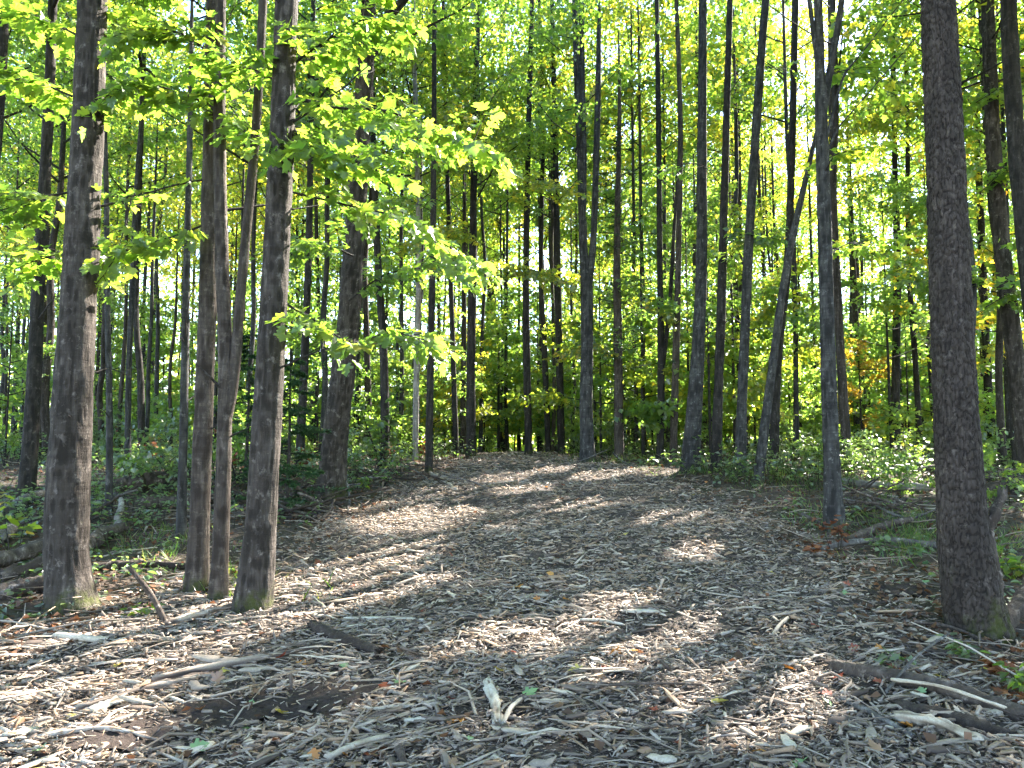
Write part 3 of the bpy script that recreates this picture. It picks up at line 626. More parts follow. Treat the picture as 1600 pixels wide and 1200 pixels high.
while n < 46 and tries < 4000:                # trees beyond the picture that shade the track
    tries += 1
    y = r.uniform(-7, 26); x = r.uniform(-16, 30)
    if inside(x, y, 1.2) and y > 0: continue
    if abs(x) < 4.5 and y < 6: continue
    if y < 1 and abs(x) < 6: continue
    if spot_ok(x, y, 2.3):
        root = link('forest_tree', None, None, (x, y, float(gh(x, y)))); s = r.uniform(.85, 1.2)
        t = link('trunk', PT[r.integers(6)]['maple'], root); t.scale = (1, 1, s)
        put_crown(root, CANOPY[r.integers(7)], (0, 0, HB * s), r.uniform(0, 6.28), s * 1.05)
        tag(root, 'tall leafy maple standing outside the edges of the picture', 'tree', 'trees outside the picture'); TAKEN.append((x, y)); n += 1
ORD = 'first second third fourth fifth sixth seventh eighth ninth tenth eleventh twelfth thirteenth fourteenth fifteenth sixteenth seventeenth eighteenth nineteenth twentieth'.split()
def name_between(items, what):
    anc = sorted([a for a in ANCHORS if 0 < a[0] < 1600]); cnt = {}
    it = sorted(items, key=lambda o: project(np.array(o.location))[0])
    for o in it:
        x = project(np.array(o.location))[0]; k = sum(1 for a in anc if a[0] < x); cnt.setdefault(k, []).append(o)
    for k, os_ in cnt.items():
        for q, o in enumerate(os_):
            w = (ORD[q] if q < 20 else str(q + 1) + 'th') + '-from-left'
            if k == 0: pl = 'left of ' + anc[0][1]
            elif k == len(anc): pl = 'right of ' + anc[-1][1]
            else: pl = 'between ' + anc[k - 1][1] + ' and ' + anc[k][1]
            o['label'] = f'{w} {what} {pl}' if len(os_) > 1 else f'lone {what} {pl}'
name_between([o for o, k in FILL if k == 'tall'], 'far tree')
name_between([o for o, k in FILL if k == 'young'], 'leafy sapling')
for o, k in FILL:
    if k == 'orange': o['label'] = 'orange and yellow autumn sapling glowing beyond the mulch-edge tree'
# far wood: one mass
b = Bag(); n = 90000; r = np.random.default_rng(5)
yy = r.uniform(58, 90, n); yy[:26000] *= .8; xx = r.uniform(-1, 1, n) * (yy * .75 + 4); cl = vnoise(xx * .3, yy * .3, 9)
zz = r.random(n) ** 1.5 * (23 + 9 * vnoise(xx * .18, yy * 0, 4)); zz[:26000] = r.random(26000) * 5; yy[:26000] = r.uniform(48, 70, 26000); P = np.column_stack([xx, yy, zz + .6])
add_leaves(b, LEAF_LOW, P, r.normal(0, 1, (n, 3)), np.column_stack([r.normal(0, .6, n), r.normal(0, .6, n), np.ones(n)]), r.uniform(.25, .6, n), np.clip(cl + r.normal(0, .25, n), 0, 1))
tag(link('distant_forest', b.mesh('distant_forest', M_YOUNG)), 'hazy mass of green leaves far beyond the trunks', 'forest', None, 'stuff')
print('unique crowns', UNIQ[0])
#@@PART2@@
# ------------------------------------------------------------------ mulch: the shredded wood on the track
BARE = [(at(400, 1120), .75, .26, -.55), (at(510, 1085), .42, .22, -.3), (at(1415, 925), .42, .25, 0)]
def bare(x, y):
    m = np.zeros(np.shape(x))
    for p, a, b_, rot in BARE:
        c, s = math.cos(rot), math.sin(rot); u = (x - p[0]) * c - (y - p[1]) * s; v = (x - p[0]) * s + (y - p[1]) * c
        m = np.maximum(m, 1.25 - np.hypot(u / a, v / b_) + (fbm(x * 5, y * 5, 77, 4) - .5) * 1.6)
    return m
r = np.random.default_rng(31)
def chips(bag, y0, y1, dens, lmed):
    A = 11.0 * (y1 - y0); n = int(A * dens); x = r.uniform(-6, 5, n); y = r.uniform(y0, y1, n)
    pm = path_mask(x, y); k = (np.abs(x) < y * .72 + .5) & (r.random(n) < np.clip(pm * 1.2 + .75, 0.04 if y0 > 9 else .10, 1)) & (pm > -2.6)
    k &= r.random(n) > np.clip(bare(x, y) * 2.0, 0, .85)
    k &= r.random(n) < .15 + 1.3 * fbm(x * 1.7, y * 1.7, 41)
    x, y = x[k], y[k]; n = len(x)
    L = lmed * np.exp(r.normal(0, .55, n)); L = np.clip(L, .012, .22); W = L * (.08 + .5 * r.random(n) ** 1.6); W = np.clip(W, .003, .034); Hh = W * r.uniform(.2, .55, n)
    yaw = np.where(r.random(n) < .45, r.normal(.25, .5, n), r.uniform(0, 2 * math.pi, n)); pit = r.normal(0, .22, n); rol = r.normal(0, .45, n)
    big = r.random(n) < .04; pit = np.where(big, r.normal(0, .7, n), pit)
    z = np.where(path_mask(x, y) > 0, ph(x, y), gh(x, y) + .01) + r.random(n) ** 1.5 * (.022 + .05 * np.clip(fbm(x * 2.2, y * 2.2, 43) - .42, 0, 1)) + np.abs(np.sin(pit)) * L * .4
    D = np.column_stack([np.cos(yaw) * np.cos(pit), np.sin(yaw) * np.cos(pit), np.sin(pit)])
    up = np.tile([0, 0, 1.0], (n, 1)); X = norm(np.cross(D, up)); U = np.cross(X, D)
    X2 = X * np.cos(rol)[:, None] + U * np.sin(rol)[:, None]; U2 = np.cross(X2, D)
    # flat splinter: two bevelled ends
    tp = np.array([(-.5, -.45, 0), (-.5, .55, 0), (-.38, .1, 1), (.5, -.25, 0), (.5, .2, 0), (.36, -.1, 1)])
    F = np.array([(0, 1, 2), (3, 5, 4), (0, 3, 4), (0, 4, 1), (1, 4, 5), (1, 5, 2), (2, 5, 3), (2, 3, 0)])
    tpn = tp[None] + r.normal(0, .09, (n, 6, 3)) * np.array([.6, 1, .5])
    P = np.column_stack([x, y, z])
    V = P[:, None] + tpn[..., 0:1] * L[:, None, None] * D[:, None] + tpn[..., 1:2] * W[:, None, None] * X2[:, None] + tpn[..., 2:3] * Hh[:, None, None] * U2[:, None]
    v = np.clip(r.normal(.59, .26, n) + .45 * (fbm(x * .9, y * .9, 51) - .5), 0, .97); v = np.where(r.random(n) < .02, 1.0, v)
    bag.add(V.reshape(-1, 3), (F[None] + (np.arange(n) * 6)[:, None, None]).reshape(-1, 3), np.repeat(v, 6))
b = Bag()
for y0, y1, dn, lm in ((2.9, 4.6, 3250, .030), (4.6, 6.2, 2500, .032), (6.2, 9, 1400, .037), (9, 13, 780, .043), (13, 18, 380, .055), (18, 27, 130, .075)): chips(b, y0, y1, dn, lm)
def strips(bag, n):
    for q in range(n):
        y = r.uniform(3.2, 9.0); x = r.uniform(-.72, .1) * y if r.random() < .68 else r.uniform(.1, .62) * y
        if float(path_mask(x, y)) < -.8 or float(bare(x, y)) > .25: continue
        a = r.normal(.62, .4) if r.random() < .75 else r.uniform(0, 3.14); L = r.uniform(.10, .42); z = float(ph(x, y)) + r.uniform(.015, .05); tone = np.clip(r.normal(.47, .2), .12, .93)
        for k in range(int(r.integers(1, 5))):
            a2 = a + r.normal(0, .10); l2 = L * r.uniform(.4, 1.0); d = np.array([math.cos(a2), math.sin(a2), r.normal(0, .05)]); w = r.uniform(.003, .012)
            c = np.array([x, y, z]) + np.array([-math.sin(a), math.cos(a), 0]) * r.normal(0, .02) + d * r.normal(0, .3 * L); sd = np.array([-d[1], d[0], 0]); up = np.array([0, 0, w * r.uniform(.5, 1.2)])
            b0, b1, mid = c - d * l2 / 2, c + d * l2 / 2, c + np.array([0, 0, r.uniform(-.005, .02)]) + sd * r.normal(0, .012)
            V = [b0 - sd * w * .3, b0 + sd * w * .3, mid - sd * w, mid + sd * w, mid + up, b1 - sd * w * .25, b1 + sd * w * .25, b0 + up * .5, b1 + up * .5]
            bag.add(V, [(0, 2, 4), (0, 4, 7), (1, 7, 4), (1, 4, 3), (2, 5, 8), (2, 8, 4), (4, 8, 6), (4, 6, 3), (0, 7, 1), (5, 6, 8)], np.clip(tone + r.normal(0, .08), 0, .97))
strips(b, 750)
tag(link('mulch', b.mesh('mulch', M_CHIP), path), kind='stuff')
print('mulch tris', sum(len(f) for f in b.F3))
def splinter(seed, L, W, H, mat):
    r = np.random.default_rng(seed); n = 6; V = []
    for i in range(n):
        s = i / (n - 1) - .5; w = W * (1 - .5 * abs(2 * s) ** 2.5) * r.uniform(.75, 1.15); h = H * r.uniform(.6, 1.1) * (1 - .5 * abs(2 * s) ** 3); o = r.normal(0, W * .12)
        e = 0 if 0 < i < n - 1 else L * .09
        V += [(s * L + r.normal(0, e), o - w / 2, -h / 2), (s * L + r.normal(0, e), o + w / 2, -h / 2), (s * L + r.normal(0, e), o + w * .42, h / 2), (s * L + r.normal(0, e), o - w * .40, h / 2 * r.uniform(.6, 1))]
    F = [(i * 4 + j, i * 4 + (j + 1) % 4, i * 4 + 4 + (j + 1) % 4, i * 4 + 4 + j) for i in range(n - 1) for j in range(4)] + [(3, 2, 1, 0), (n * 4 - 4, n * 4 - 3, n * 4 - 2, n * 4 - 1)]
    V = np.array(V); return mesh('wood_chip', V, [F], mat, {'v': np.full(len(V), r.uniform(.25, .95))})
SPL = [splinter(i, r.uniform(.10, .16) * (2.2 if i % 5 == 4 else 1), r.uniform(.018, .045), r.uniform(.008, .02), M_SPLIT if i % 4 == 1 else M_CHIP) for i in range(14)]
n = 0
while n < 290:
    y = r.uniform(3.3, 9.5) if r.random() < .8 else r.uniform(3.2, 5); x = r.uniform(-.7, .62) * y
    if float(path_mask(x, y)) < -.3 or r.random() < float(bare(x, y)) * 2: continue
    o = link('wood_chip', SPL[r.integers(14)], path, (x, y, float(ph(x, y)) + r.uniform(.02, .04))); s = r.uniform(.7, 1.35)
    o.scale = (s, s * 1.35, s); o.rotation_euler = (r.normal(0, .2), r.normal(0, .12), r.uniform(0, 6.28) if r.random() < .5 else r.normal(.3, .5)); n += 1
# bare earth scraped free of chips
for (p, a, b_, rot), lab in zip(BARE, ('dark bare soil scrape at the front of the track', 'dark bare earth beside the broken brown log', 'patch of bare dark earth before the scaly tree')):
    xs = np.arange(p[0] - 1.1, p[0] + 1.1, .03); ys = np.arange(p[1] - .9, p[1] + .9, .03)
    X, Y = np.meshgrid(xs, ys); Z = ph(X, Y) + .010 + (fbm(X * 14, Y * 14, 5, 4) - .5) * .06
    V = np.stack([X, Y, Z], -1).reshape(-1, 3); nx = len(xs); i, j = np.meshgrid(np.arange(len(ys) - 1), np.arange(nx - 1), indexing='ij'); q = (i * nx + j).ravel()
    F = np.stack([q, q + 1, q + nx + 1, q + nx], -1)
    one = BARE; BARE = [(p, a, b_, rot)]; k = (bare(X, Y) > .12).ravel(); BARE = one
    F = F[k[F].all(1)]; us = np.unique(F); mp = np.zeros(len(V), int); mp[us] = np.arange(len(us))
    V = V[us]; V[:, 2] += rng.normal(0, .001)
    tag(link('bare_soil', mesh('bare_soil', V, [mp[F]], M_BARE, smooth=True)), lab, None, None, 'structure')

# ------------------------------------------------------------------ leaf litter and twigs beside the track
b = Bag(); n = 16000; r = np.random.default_rng(61)
y = 4 + 22 * r.random(n) ** 1.5; x = r.uniform(-1, 1, n) * (y * .74 + .5); pm = path_mask(x, y); k = (pm < .35) | (r.random(n) < .05); x, y = x[k], y[k]; n = len(x)
P = np.column_stack([x, y, gh(x, y) + .015 + r.random(n) * .05])
add_leaves(b, LEAF_LOW, P, np.column_stack([r.normal(0, 1, n), r.normal(0, 1, n), r.normal(0, .25, n)]), np.column_stack([r.normal(0, .4, n), r.normal(0, .4, n), np.ones(n)]), r.uniform(.04, .085, n), r.random(n))
tag(link('leaf_litter', b.mesh('leaf_litter', M_LEAFD)), 'brown dead leaves covering the ground beside the track', 'leaf litter', None, 'stuff')
b = Bag(); n = 0
while n < 1500:
    y = 4 + 20 * r.random() ** 1.4; x = r.uniform(-1, 1) * (y * .72 + .3); pm = float(path_mask(x, y))
    if pm > .2 and r.random() < .72: continue
    L = r.uniform(.15, 1.0) * (.5 if pm > .2 else 1); a = r.uniform(0, 6.28); z = float(gh(x, y)); d = np.array([math.cos(a), math.sin(a), r.normal(0, .10)]) * L
    C = np.array([(x, y, z + .03), np.array([x, y, z + .04]) + d * .5 + r.normal(0, .03, 3), np.array([x, y, z + .05]) + d]); C[1:, 2] = np.maximum(C[1:, 2], gh(C[1:, 0], C[1:, 1]) + .015)
    q = r.uniform(.003, .010); bag_tube(b, C, [q, q * .9, q * .5], 4, None, np.clip(r.normal(.45, .22), 0, 1)); n += 1
tag(link('twig_litter', b.mesh('twig_litter', M_CHIP)), 'thin fallen twigs strewn over the forest floor', 'twigs', None, 'stuff')

# ------------------------------------------------------------------ logs, sticks and brush
def log(name, label, pts, rad, mat='log', cat='log', group=None, taper=.8, seed=1, ns=14, ragged=True, amp=.12):
    """pts: (pixel x, pixel y, lift above the ground) or 3-D points"""
    P = []
    for p in pts:
        if len(p) == 3 and abs(p[0]) > 30 or isinstance(p, tuple): q = at(p[0], p[1]); q[2] = float(gh(q[0], q[1])) + p[2]; P.append(q)
        else: P.append(np.array(p))
    P = np.array(P); base = P[0].copy(); rr = np.random.default_rng(seed + 900)
    ns = max(ns, 24) if rad > .03 else ns; n = max(8, int(np.linalg.norm(P[-1] - P[0]) / .025)); n = min(n, 70 if rad > .03 else 14); C = spline(P - base, n)
    C = C + np.cumsum(rr.normal(0, rad * .05, C.shape), 0) * np.array([1, 1, .4])
    R = rad * np.linspace(1, taper, n) * (1 + .08 * rr.normal(0, 1, n))
    def dsp(th, L, RR):
        o = RR * amp * 1.1 * (2 * vnoise(th / (2 * math.pi) * (ns // 2), L * 5, seed + 2, ns // 2) - 1)
        o = o + RR * amp * (2 * vnoise(th / (2 * math.pi) * 7, L * 9 / max(.3, rad * 10), seed, 7) - 1) + RR * amp * (2 * vnoise(th / (2 * math.pi) * 3, L * 4, seed + 4, 3) - 1)
        return o
    V, F, F3 = tube(C, R, ns, dsp, True)
    if ragged:
        Tn = norm(C[-1] - C[-2]); V[(n - 1) * ns:n * ns] += Tn * rr.uniform(-.4, 1.4, ns)[:, None] * rad; V[:ns] -= norm(C[1] - C[0]) * rr.uniform(-.3, 1.0, ns)[:, None] * rad
    dv = np.linalg.norm(V[:n * ns].reshape(n, ns, 3) - C[:, None], axis=2) / R[:, None]; va = np.concatenate([np.clip(.9 - (dv - .75) * 2.2, 0, 1).ravel(), [.2, .2]])
    if mat in ('split', 'chip'): va = np.clip(1.05 - va, 0.1, 1) * .9
    Q = Bag(); Q.add(V, F, va); Q.F3.append(F3)
    o = link(name, Q.mesh(name, M_BARK.get(mat) or {'split': M_SPLIT, 'chip': M_CHIP}[mat], True), None, tuple(base))
    return tag(o, label, cat, group)
LG = 'fallen logs and branches beside the track'
log('log', 'thick brown log lying against the left of the mossy-footed maple', [(-40, 912, .16), (30, 890, .18), (92, 868, .2)], .085, seed=1, group=LG)
log('log', 'log with an orange broken end touching the mossy-footed maple', [(5, 915, .1), (50, 905, .14), (86, 893, .16)], .065, seed=2, group=LG, taper=1)
log('log', 'reddish rotten log under the two logs by the mossy-footed maple', [(-10, 938, .07), (40, 930, .08), (78, 922, .08)], .085, 'log', seed=3, group=LG)
log('log', 'short brown broken log just right of the mossy-footed maple', [(128, 868, .1), (160, 850, .12), (192, 838, .12)], .10, seed=4, group=LG)
log('log', 'long dark log lying behind the pale stem', [(192, 772, .16), (250, 764, .2), (318, 760, .22)], .15, seed=5, group=LG)
log('log', 'dark log lying in front of the long dark log', [(225, 796, .1), (280, 794, .1), (322, 792, .12)], .11, 'log', seed=6, group=LG)
log('log', 'short white birch log tipped up among the leaves by the pale stem', [(184, 838, .04), (186, 822, .14), (190, 806, .26)], .045, 'pale', seed=7, group=LG)
log('log', 'straight blackish log on the ground between the mossy-footed maple and slim brown trunk', [(148, 893, .05), (220, 890, .06), (300, 894, .06)], .05, 'darklog', seed=8, group=LG)
log('log', 'grey weathered log end at the far left edge among leaves', [(-30, 862, .08), (0, 850, .1), (22, 838, .12)], .09, 'greylog', seed=9, group=LG)
log('log', 'pale barkless log at the far left in front of the far-left trunk', [(-20, 815, .1), (30, 800, .14), (62, 786, .16)], .08, 'greylog', seed=10, group=LG)
g = at(262, 975); tp = atd(203, 888, g[1] - .1)
log('stick', 'brown stick with a broken pale tip stuck upright in front of the slim trunks', [np.array([g[0], g[1], g[2] - .03]), (g + tp) / 2 + np.array([.02, 0, .01]), tp], .026, 'log', 'stick', seed=11, ns=9, taper=.9)
log('log', 'dark broken log lying at the edge of the bare soil on the track', [(488, 990, .06), (535, 1008, .05), (588, 1030, .05)], .048, 'darklog', seed=12)
log('plank', 'pale split slab of wood on the track behind the dark broken log', [(538, 974, .03), (600, 973, .035), (662, 975, .03)], .022, 'split', 'wood', seed=13, ns=8)
log('plank', 'thick pale wood slab standing out near the bottom centre of the track', [(764, 1080, .03), (772, 1110, .03), (778, 1140, .03)], .036, 'split', 'wood', seed=14, ns=8, amp=.25)
log('plank', 'pale curled slab of wood beside the sunlit streak at left', [(88, 1002, .04), (125, 1008, .05), (162, 1008, .04)], .03, 'split', 'wood', seed=15, ns=8)
for k, (q, lab) in enumerate([([(120, 1118, .04), (240, 1085, .05), (350, 1060, .03)], 'long shredded grey wood strip lying below the sunlit streak'), ([(240, 1075, .05), (360, 1050, .06), (500, 1018, .04)], 'long grey splintered strip leading up to the dark broken log'),
        ([(60, 1160, .03), (160, 1150, .04), (250, 1165, .03)], 'frayed tan wood strip at the lower left corner'), ([(250, 985, .04), (330, 965, .06), (385, 950, .05)], 'grey splintered strip at the foot of the sunlit-edged maple'),
        ([(140, 1125, .03), (175, 1110, .05), (205, 1100, .03)], 'flat tan bark slab at the lower left')]):
    log('wood_strip', lab, q, [.022, .026, .018, .03, .04][k], 'chip' if k != 4 else 'split', 'wood', 'shredded strips at the lower left', seed=20 + k, ns=8, amp=.3, taper=.5)
log('branch', 'long curved grey branch lying at the foot of the mulch-edge tree', [(1243, 880, .03), (1290, 862, .05), (1370, 857, .10), (1480, 864, .08)], .032, 'greylog', 'branch', LG, seed=30, taper=1.3)
log('log', 'pale stripped log rising to the right behind the curved grey branch', [(1325, 850, .05), (1370, 834, .08), (1422, 824, .12)], .045, 'log', seed=31, group=LG, taper=1.1)
log('branch', 'dark grey branch with a splayed end right of the mulch-edge tree', [(1312, 812, .05), (1360, 802, .06), (1415, 792, .12)], .04, 'darklog', 'branch', LG, seed=32, taper=.7)
log('log', 'pale birch log lying across the sunny ground right of the mulch-edge tree', [(1308, 756, .06), (1370, 764, .08), (1445, 770, .08)], .075, 'pale', seed=33, group=LG)
for k, (q, rr_, mt, lab) in enumerate([([(1535, 758, .1), (1570, 750, .15), (1620, 742, .1)], .07, 'greylog', 'uppermost grey log in the brush right of the scaly tree'), ([(1530, 778, .1), (1580, 770, .2), (1630, 760, .2)], .09, 'darklog', 'thick dark log in the brush right of the scaly tree'),
        ([(1540, 735, .3), (1570, 728, .5), (1600, 735, .3)], .02, 'greylog', 'thin arching pale branch above the brush right of the scaly tree'), ([(1500, 742, .1), (1450, 752, .3), (1400, 765, .1)], .03, 'log', 'dark branch on the sunny ground left of the scaly tree'),
        ([(1330, 735, .2), (1400, 720, .4), (1480, 700, .7)], .035, 'log', 'long slanting dead branch in the sunny undergrowth')]):
    log('branch', lab, q, rr_, mt, 'branch', LG, seed=40 + k, ns=10)
log('log', 'two-toned log, dark then pale, lying at the lower right corner', [(1300, 1052, .05), (1390, 1072, .06), (1480, 1098, .07), (1600, 1138, .06)], .050, 'log', seed=50, taper=1.15)
log('log', 'dark rotting log tucked under the two-toned log at lower right', [(1400, 1112, .03), (1480, 1132, .04), (1570, 1160, .04)], .05, 'darklog', seed=51)
log('wood_chunk', 'ragged pale chunk of split wood before the two-toned log', [(1405, 1132, .04), (1460, 1145, .05), (1535, 1168, .03)], .036, 'split', 'wood', seed=52, amp=.3)
log('stick', 'straight pale stick pointing down toward the lower right corner', [(1312, 1102, .04), (1365, 1128, .04), (1425, 1160, .03)], .018, 'greylog', 'stick', seed=53, ns=9)
log('stick', 'frayed stringy stick lying across the two-toned log', [(1395, 1088, .10), (1470, 1108, .13), (1570, 1138, .11)], .011, 'split', 'stick', seed=54, ns=7)
log('stick', 'thin grey stick propped upward over the two-toned log', [(1385, 1095, .05), (1430, 1070, .16), (1485, 1050, .26)], .010, 'greylog', 'stick', seed=55, ns=7)
log('branch', 'dark thin branch lying before the mossy base of the scaly tree', [(1415, 978, .04), (1480, 990, .06), (1540, 1012, .05), (1610, 1040, .04)], .016, 'log', 'branch', seed=56, ns=9)
log('branch', 'thin straight twig lying parallel below the dark thin branch', [(1380, 1002, .03), (1460, 1000, .03), (1560, 1016, .03)], .007, 'greylog', 'branch', seed=57, ns=7)
log('log', 'short mossy dead stick in front of the scaly tree, half buried', [(1385, 1025, .02), (1430, 1024, .03), (1490, 1026, .03)], .018, 'log', 'stick', seed=58, ns=9)
log('stump', 'angled grey stump piece at the right edge beside the scaly tree', [(1555, 1005, .0), (1585, 985, .14), (1618, 962, .32)], .06, 'log', 'stump', seed=59, taper=1.2)
log('stick', 'peeled orange-pale stick at the foot of the thin dark stem', [(672, 742, .05), (690, 755, .08), (714, 768, .04)], .03, 'split', 'stick', seed=60, ns=8)
for k, (x, y, a, L, lab) in enumerate([(290, 905, .2, .5, 'thin white twig lying near the slim brown trunk'), (940, 978, -.3, .35, 'thin tan stick on the middle of the track'), (1000, 1090, .05, .8, 'long thin dark stick across the sunny spot of the track'),
        (1220, 990, .9, .35, 'bundle-like pale splinter standing out right of the track centre'), (800, 1120, 1.25, .35, 'slim pale splinter pointing away near the bottom centre'), (560, 1180, .7, .35, 'pale split stake at the bottom edge left of centre'),
        (625, 1190, -1.2, .22, 'dark stubby stick at the bottom edge'), (1165, 960, .1, .3, 'short stick at the right of the track'), (860, 920, .2, .3, 'short weathered stick far along the track')]):
    p = at(x, y); dx = np.array([math.cos(a), math.sin(a), 0]) * L / 2; A_ = p - dx; B_ = p + dx
    for q in (A_, B_): q[2] = float(ph(q[0], q[1])) + .03
    log('stick', lab, [A_, (A_ + B_) / 2 + np.array([0, 0, .015]), B_], [.009, .012, .010, .016, .014, .018, .022, .012, .014][k], ['split', 'split', 'log', 'split', 'split', 'split', 'log', 'chip', 'chip'][k], 'stick', 'single sticks lying on the track', seed=70 + k, ns=8)
r = np.random.default_rng(88)
for nm, lab, cx, cy, n_, sx, gr in (('stick', 'thin dead stick in the brush pile at the foot of the leaning grey trunk', 480, 800, 40, 60, 'brush pile sticks'), ('stick', 'dead stick in the tangle behind the thin dark stem', 590, 745, 24, 70, 'tangled sticks'),
                                   ('stick', 'thin bare stick in the sunny brush by the scaly tree', 1560, 762, 34, 70, 'sunny brush sticks'), ('stick', 'dead stick among the leaves behind the log pile', 370, 790, 26, 70, 'log pile sticks'), ('stick', 'dead stick on the shady ground right of the mulch-edge tree', 1380, 800, 26, 80, 'right verge sticks'), ('stick', 'dead stick in the brush at the crest behind the forked tree', 985, 712, 16, 60, 'crest brush sticks'), ('stick', 'dead stick lying behind the mossy-footed maple', 110, 800, 22, 120, 'left floor sticks')):
    for k in range(n_):
        p = at(cx + r.normal(0, sx * .5), cy + r.normal(0, 14)); a = r.uniform(0, 6.28); L = r.uniform(.5, 1.5); d = np.array([math.cos(a), math.sin(a) * .7, 0]) * L / 2
        A_ = p - d; B_ = p + d; A_[2] = float(gh(A_[0], A_[1])) + .02; B_[2] = float(gh(B_[0], B_[1])) + r.uniform(.05, .45)
        log(nm, lab, [A_, (A_ + B_) / 2 + r.normal(0, .04, 3), B_], r.uniform(.008, .026), ['log', 'greylog', 'darklog'][k % 3], 'stick', gr, seed=100 + k, ns=6, ragged=False)
# the snag that leans out of the scaly tree's foot
d = T['n'][2] - .05; base = atd(1552, 978, d); base[2] = float(gh(base[0], base[1])) - .1
log('snag', 'broken dead stub growing from the right foot of the scaly tree', [base, atd(1549, 900, d), atd(1546, 830, d), atd(1556, 806, d), atd(1572, 772, d + .05)], .085, 'log', 'stump', seed=81, taper=.42, ns=18, amp=.2)

# ------------------------------------------------------------------ leafy branches near the camera
LEAFM = []
for i, vv in enumerate((.2, .4, .55, .68, .78, .88)):
    r = np.random.default_rng(i); Vv = LEAF_HI[0].copy(); Vv[:, 2] += r.normal(0, .025, len(Vv)); Vv[1:, :2] *= 1 + r.normal(0, .05, (len(Vv) - 1, 1))
    LEAFM.append((mesh('leaf', Vv, [LEAF_HI[1]], M_LEAF, {'v': np.full(len(Vv), vv)})))
def leafy(root, base, specs, budget, seed, mat=M_LEAF, size=.128, bark='dark', meshes=None, tpl=LEAF_HI):
    r = np.random.default_rng(seed); base = np.asarray(base); Ps, Ds, Ns, Ss = [], [], [], []; first = None
    for pts, r0, nt, tlen in specs:
        C = spline(np.array([atd(*p) for p in pts]), 24) - base; lb = Bag(); bag_tube(lb, C, np.linspace(r0, .004, 24), 6)
        for k in range(nt):
            s = .12 + .88 * (k + r.random()) / nt; j = min(22, int(s * 23)); p = C[j] + (C[j + 1] - C[j]) * (s * 23 - j); t = norm(C[j + 1] - C[j])
            side = norm(np.cross(t, [0, 0, 1.0])) * (1 if k % 2 else -1); dd = norm(side * r.uniform(.5, 1.1) + t * r.uniform(.3, 1.0) + np.array([0, 0, r.normal(-.12, .22)]))
            L = tlen * r.uniform(.55, 1.2) * (1.1 - .4 * s); m_ = p + dd * L * .5 + np.array([0, 0, .02]); E = p + dd * L + np.array([0, 0, -.05 * L])
            bag_tube(lb, np.array([p, m_, E]), [.005, .0035, .002], 4)
            nl = max(3, int(L / .047))
            for q in range(nl):
                u = (q + 1) / nl; pp = p + (m_ - p) * min(1, u * 2) if u < .5 else m_ + (E - m_) * (u * 2 - 1)
                sd = norm(np.cross(dd, [0, 0, 1.0])) * (1 if q % 2 else -1)
                ld = norm(dd * r.uniform(.2, .9) + sd * (r.uniform(.5, 1.1) if q < nl - 1 else .1) + np.array([0, 0, r.normal(-.35, .25)]))
                Ps.append(pp + ld * r.uniform(.02, .06) + r.normal(0, .015, 3)); Ds.append(ld); Ns.append(np.array([r.normal(0, .38), r.normal(-.22, .38), 1.0])); Ss.append(size * r.uniform(.6, 1.2))
        bo = link('branch', lb.mesh('branch', M_BARK[bark], True), root); first = first or bo
    P, D, N, S = map(np.array, (Ps, Ds, Ns, Ss))
    k = ~shaded_out(P + base); P, D, N, S = P[k], D[k], N[k], S[k]; X, Y, Z = leaf_frames(D, N)
    o = np.argsort(-S / np.maximum(1, (P + base)[:, 1])); big = o[:budget]; rest = o[budget:]
    for i in big:
        lf = link('leaf', (meshes or LEAFM)[r.integers(6)], first)
        M = Matrix.Identity(4)
        for a in range(3): M[a][0], M[a][1], M[a][2], M[a][3] = X[i][a] * S[i], Y[i][a] * S[i], Z[i][a] * S[i], P[i][a]
        lf.matrix_local = M
    if len(rest):
        q = Bag(); add_leaves(q, tpl, P[rest], D[rest], N[rest], S[rest], np.clip(r.normal(.55, .25, len(rest)), 0, .92))
        tag(link('foliage', q.mesh('foliage', mat), root), kind='stuff')
    print('branch leaves', len(P))
leafy(T['d'][0], T['d'][1], [
    ([(462, 150, 7.4), (520, 168, 7.1), (600, 172, 6.9), (680, 205, 6.7), (765, 232, 6.6)], .016, 34, .55),
    ([(445, 110, 7.4), (500, 70, 7.1), (560, 35, 6.9), (615, 5, 6.8)], .014, 24, .55),
    ([(450, 180, 7.4), (480, 230, 7.0), (540, 250, 6.8), (600, 262, 6.7)], .012, 24, .5),
    ([(440, 470, 7.4), (490, 500, 7.0), (550, 535, 6.8), (610, 520, 6.6), (680, 536, 6.5)], .012, 26, .42),
    ([(455, 300, 7.4), (540, 320, 7.2), (640, 345, 7.1), (700, 385, 7.0), (755, 420, 7.0)], .012, 26, .5),
    ([(450, 140, 7.4), (400, 110, 7.2), (330, 100, 7.1)], .010, 14, .5)], 300, 1)
leafy(T['b'][0], T['b'][1], [
    ([(330, 165, 8.0), (280, 145, 7.6), (220, 130, 7.4), (165, 150, 7.2)], .014, 26, .5),
    ([(333, 90, 8.0), (290, 55, 7.6), (240, 45, 7.4), (190, 60, 7.2)], .014, 24, .5),
    ([(335, 130, 8.0), (370, 180, 7.6), (400, 215, 7.4), (425, 232, 7.3)], .010, 14, .4),
    ([(322, 280, 8.0), (270, 290, 7.7), (215, 305, 7.6), (160, 308, 7.6)], .013, 5, .3), ([(206, 308, 7.6), (196, 350, 7.5), (178, 405, 7.4), (150, 445, 7.4)], .008, 4, .3),
    ([(322, 350, 8.0), (270, 370, 7.7), (215, 385, 7.5), (165, 405, 7.4)], .012, 20, .42),
    ([(326, 20, 8.0), (270, -20, 7.6), (200, -10, 7.4)], .012, 16, .5)], 300, 2)
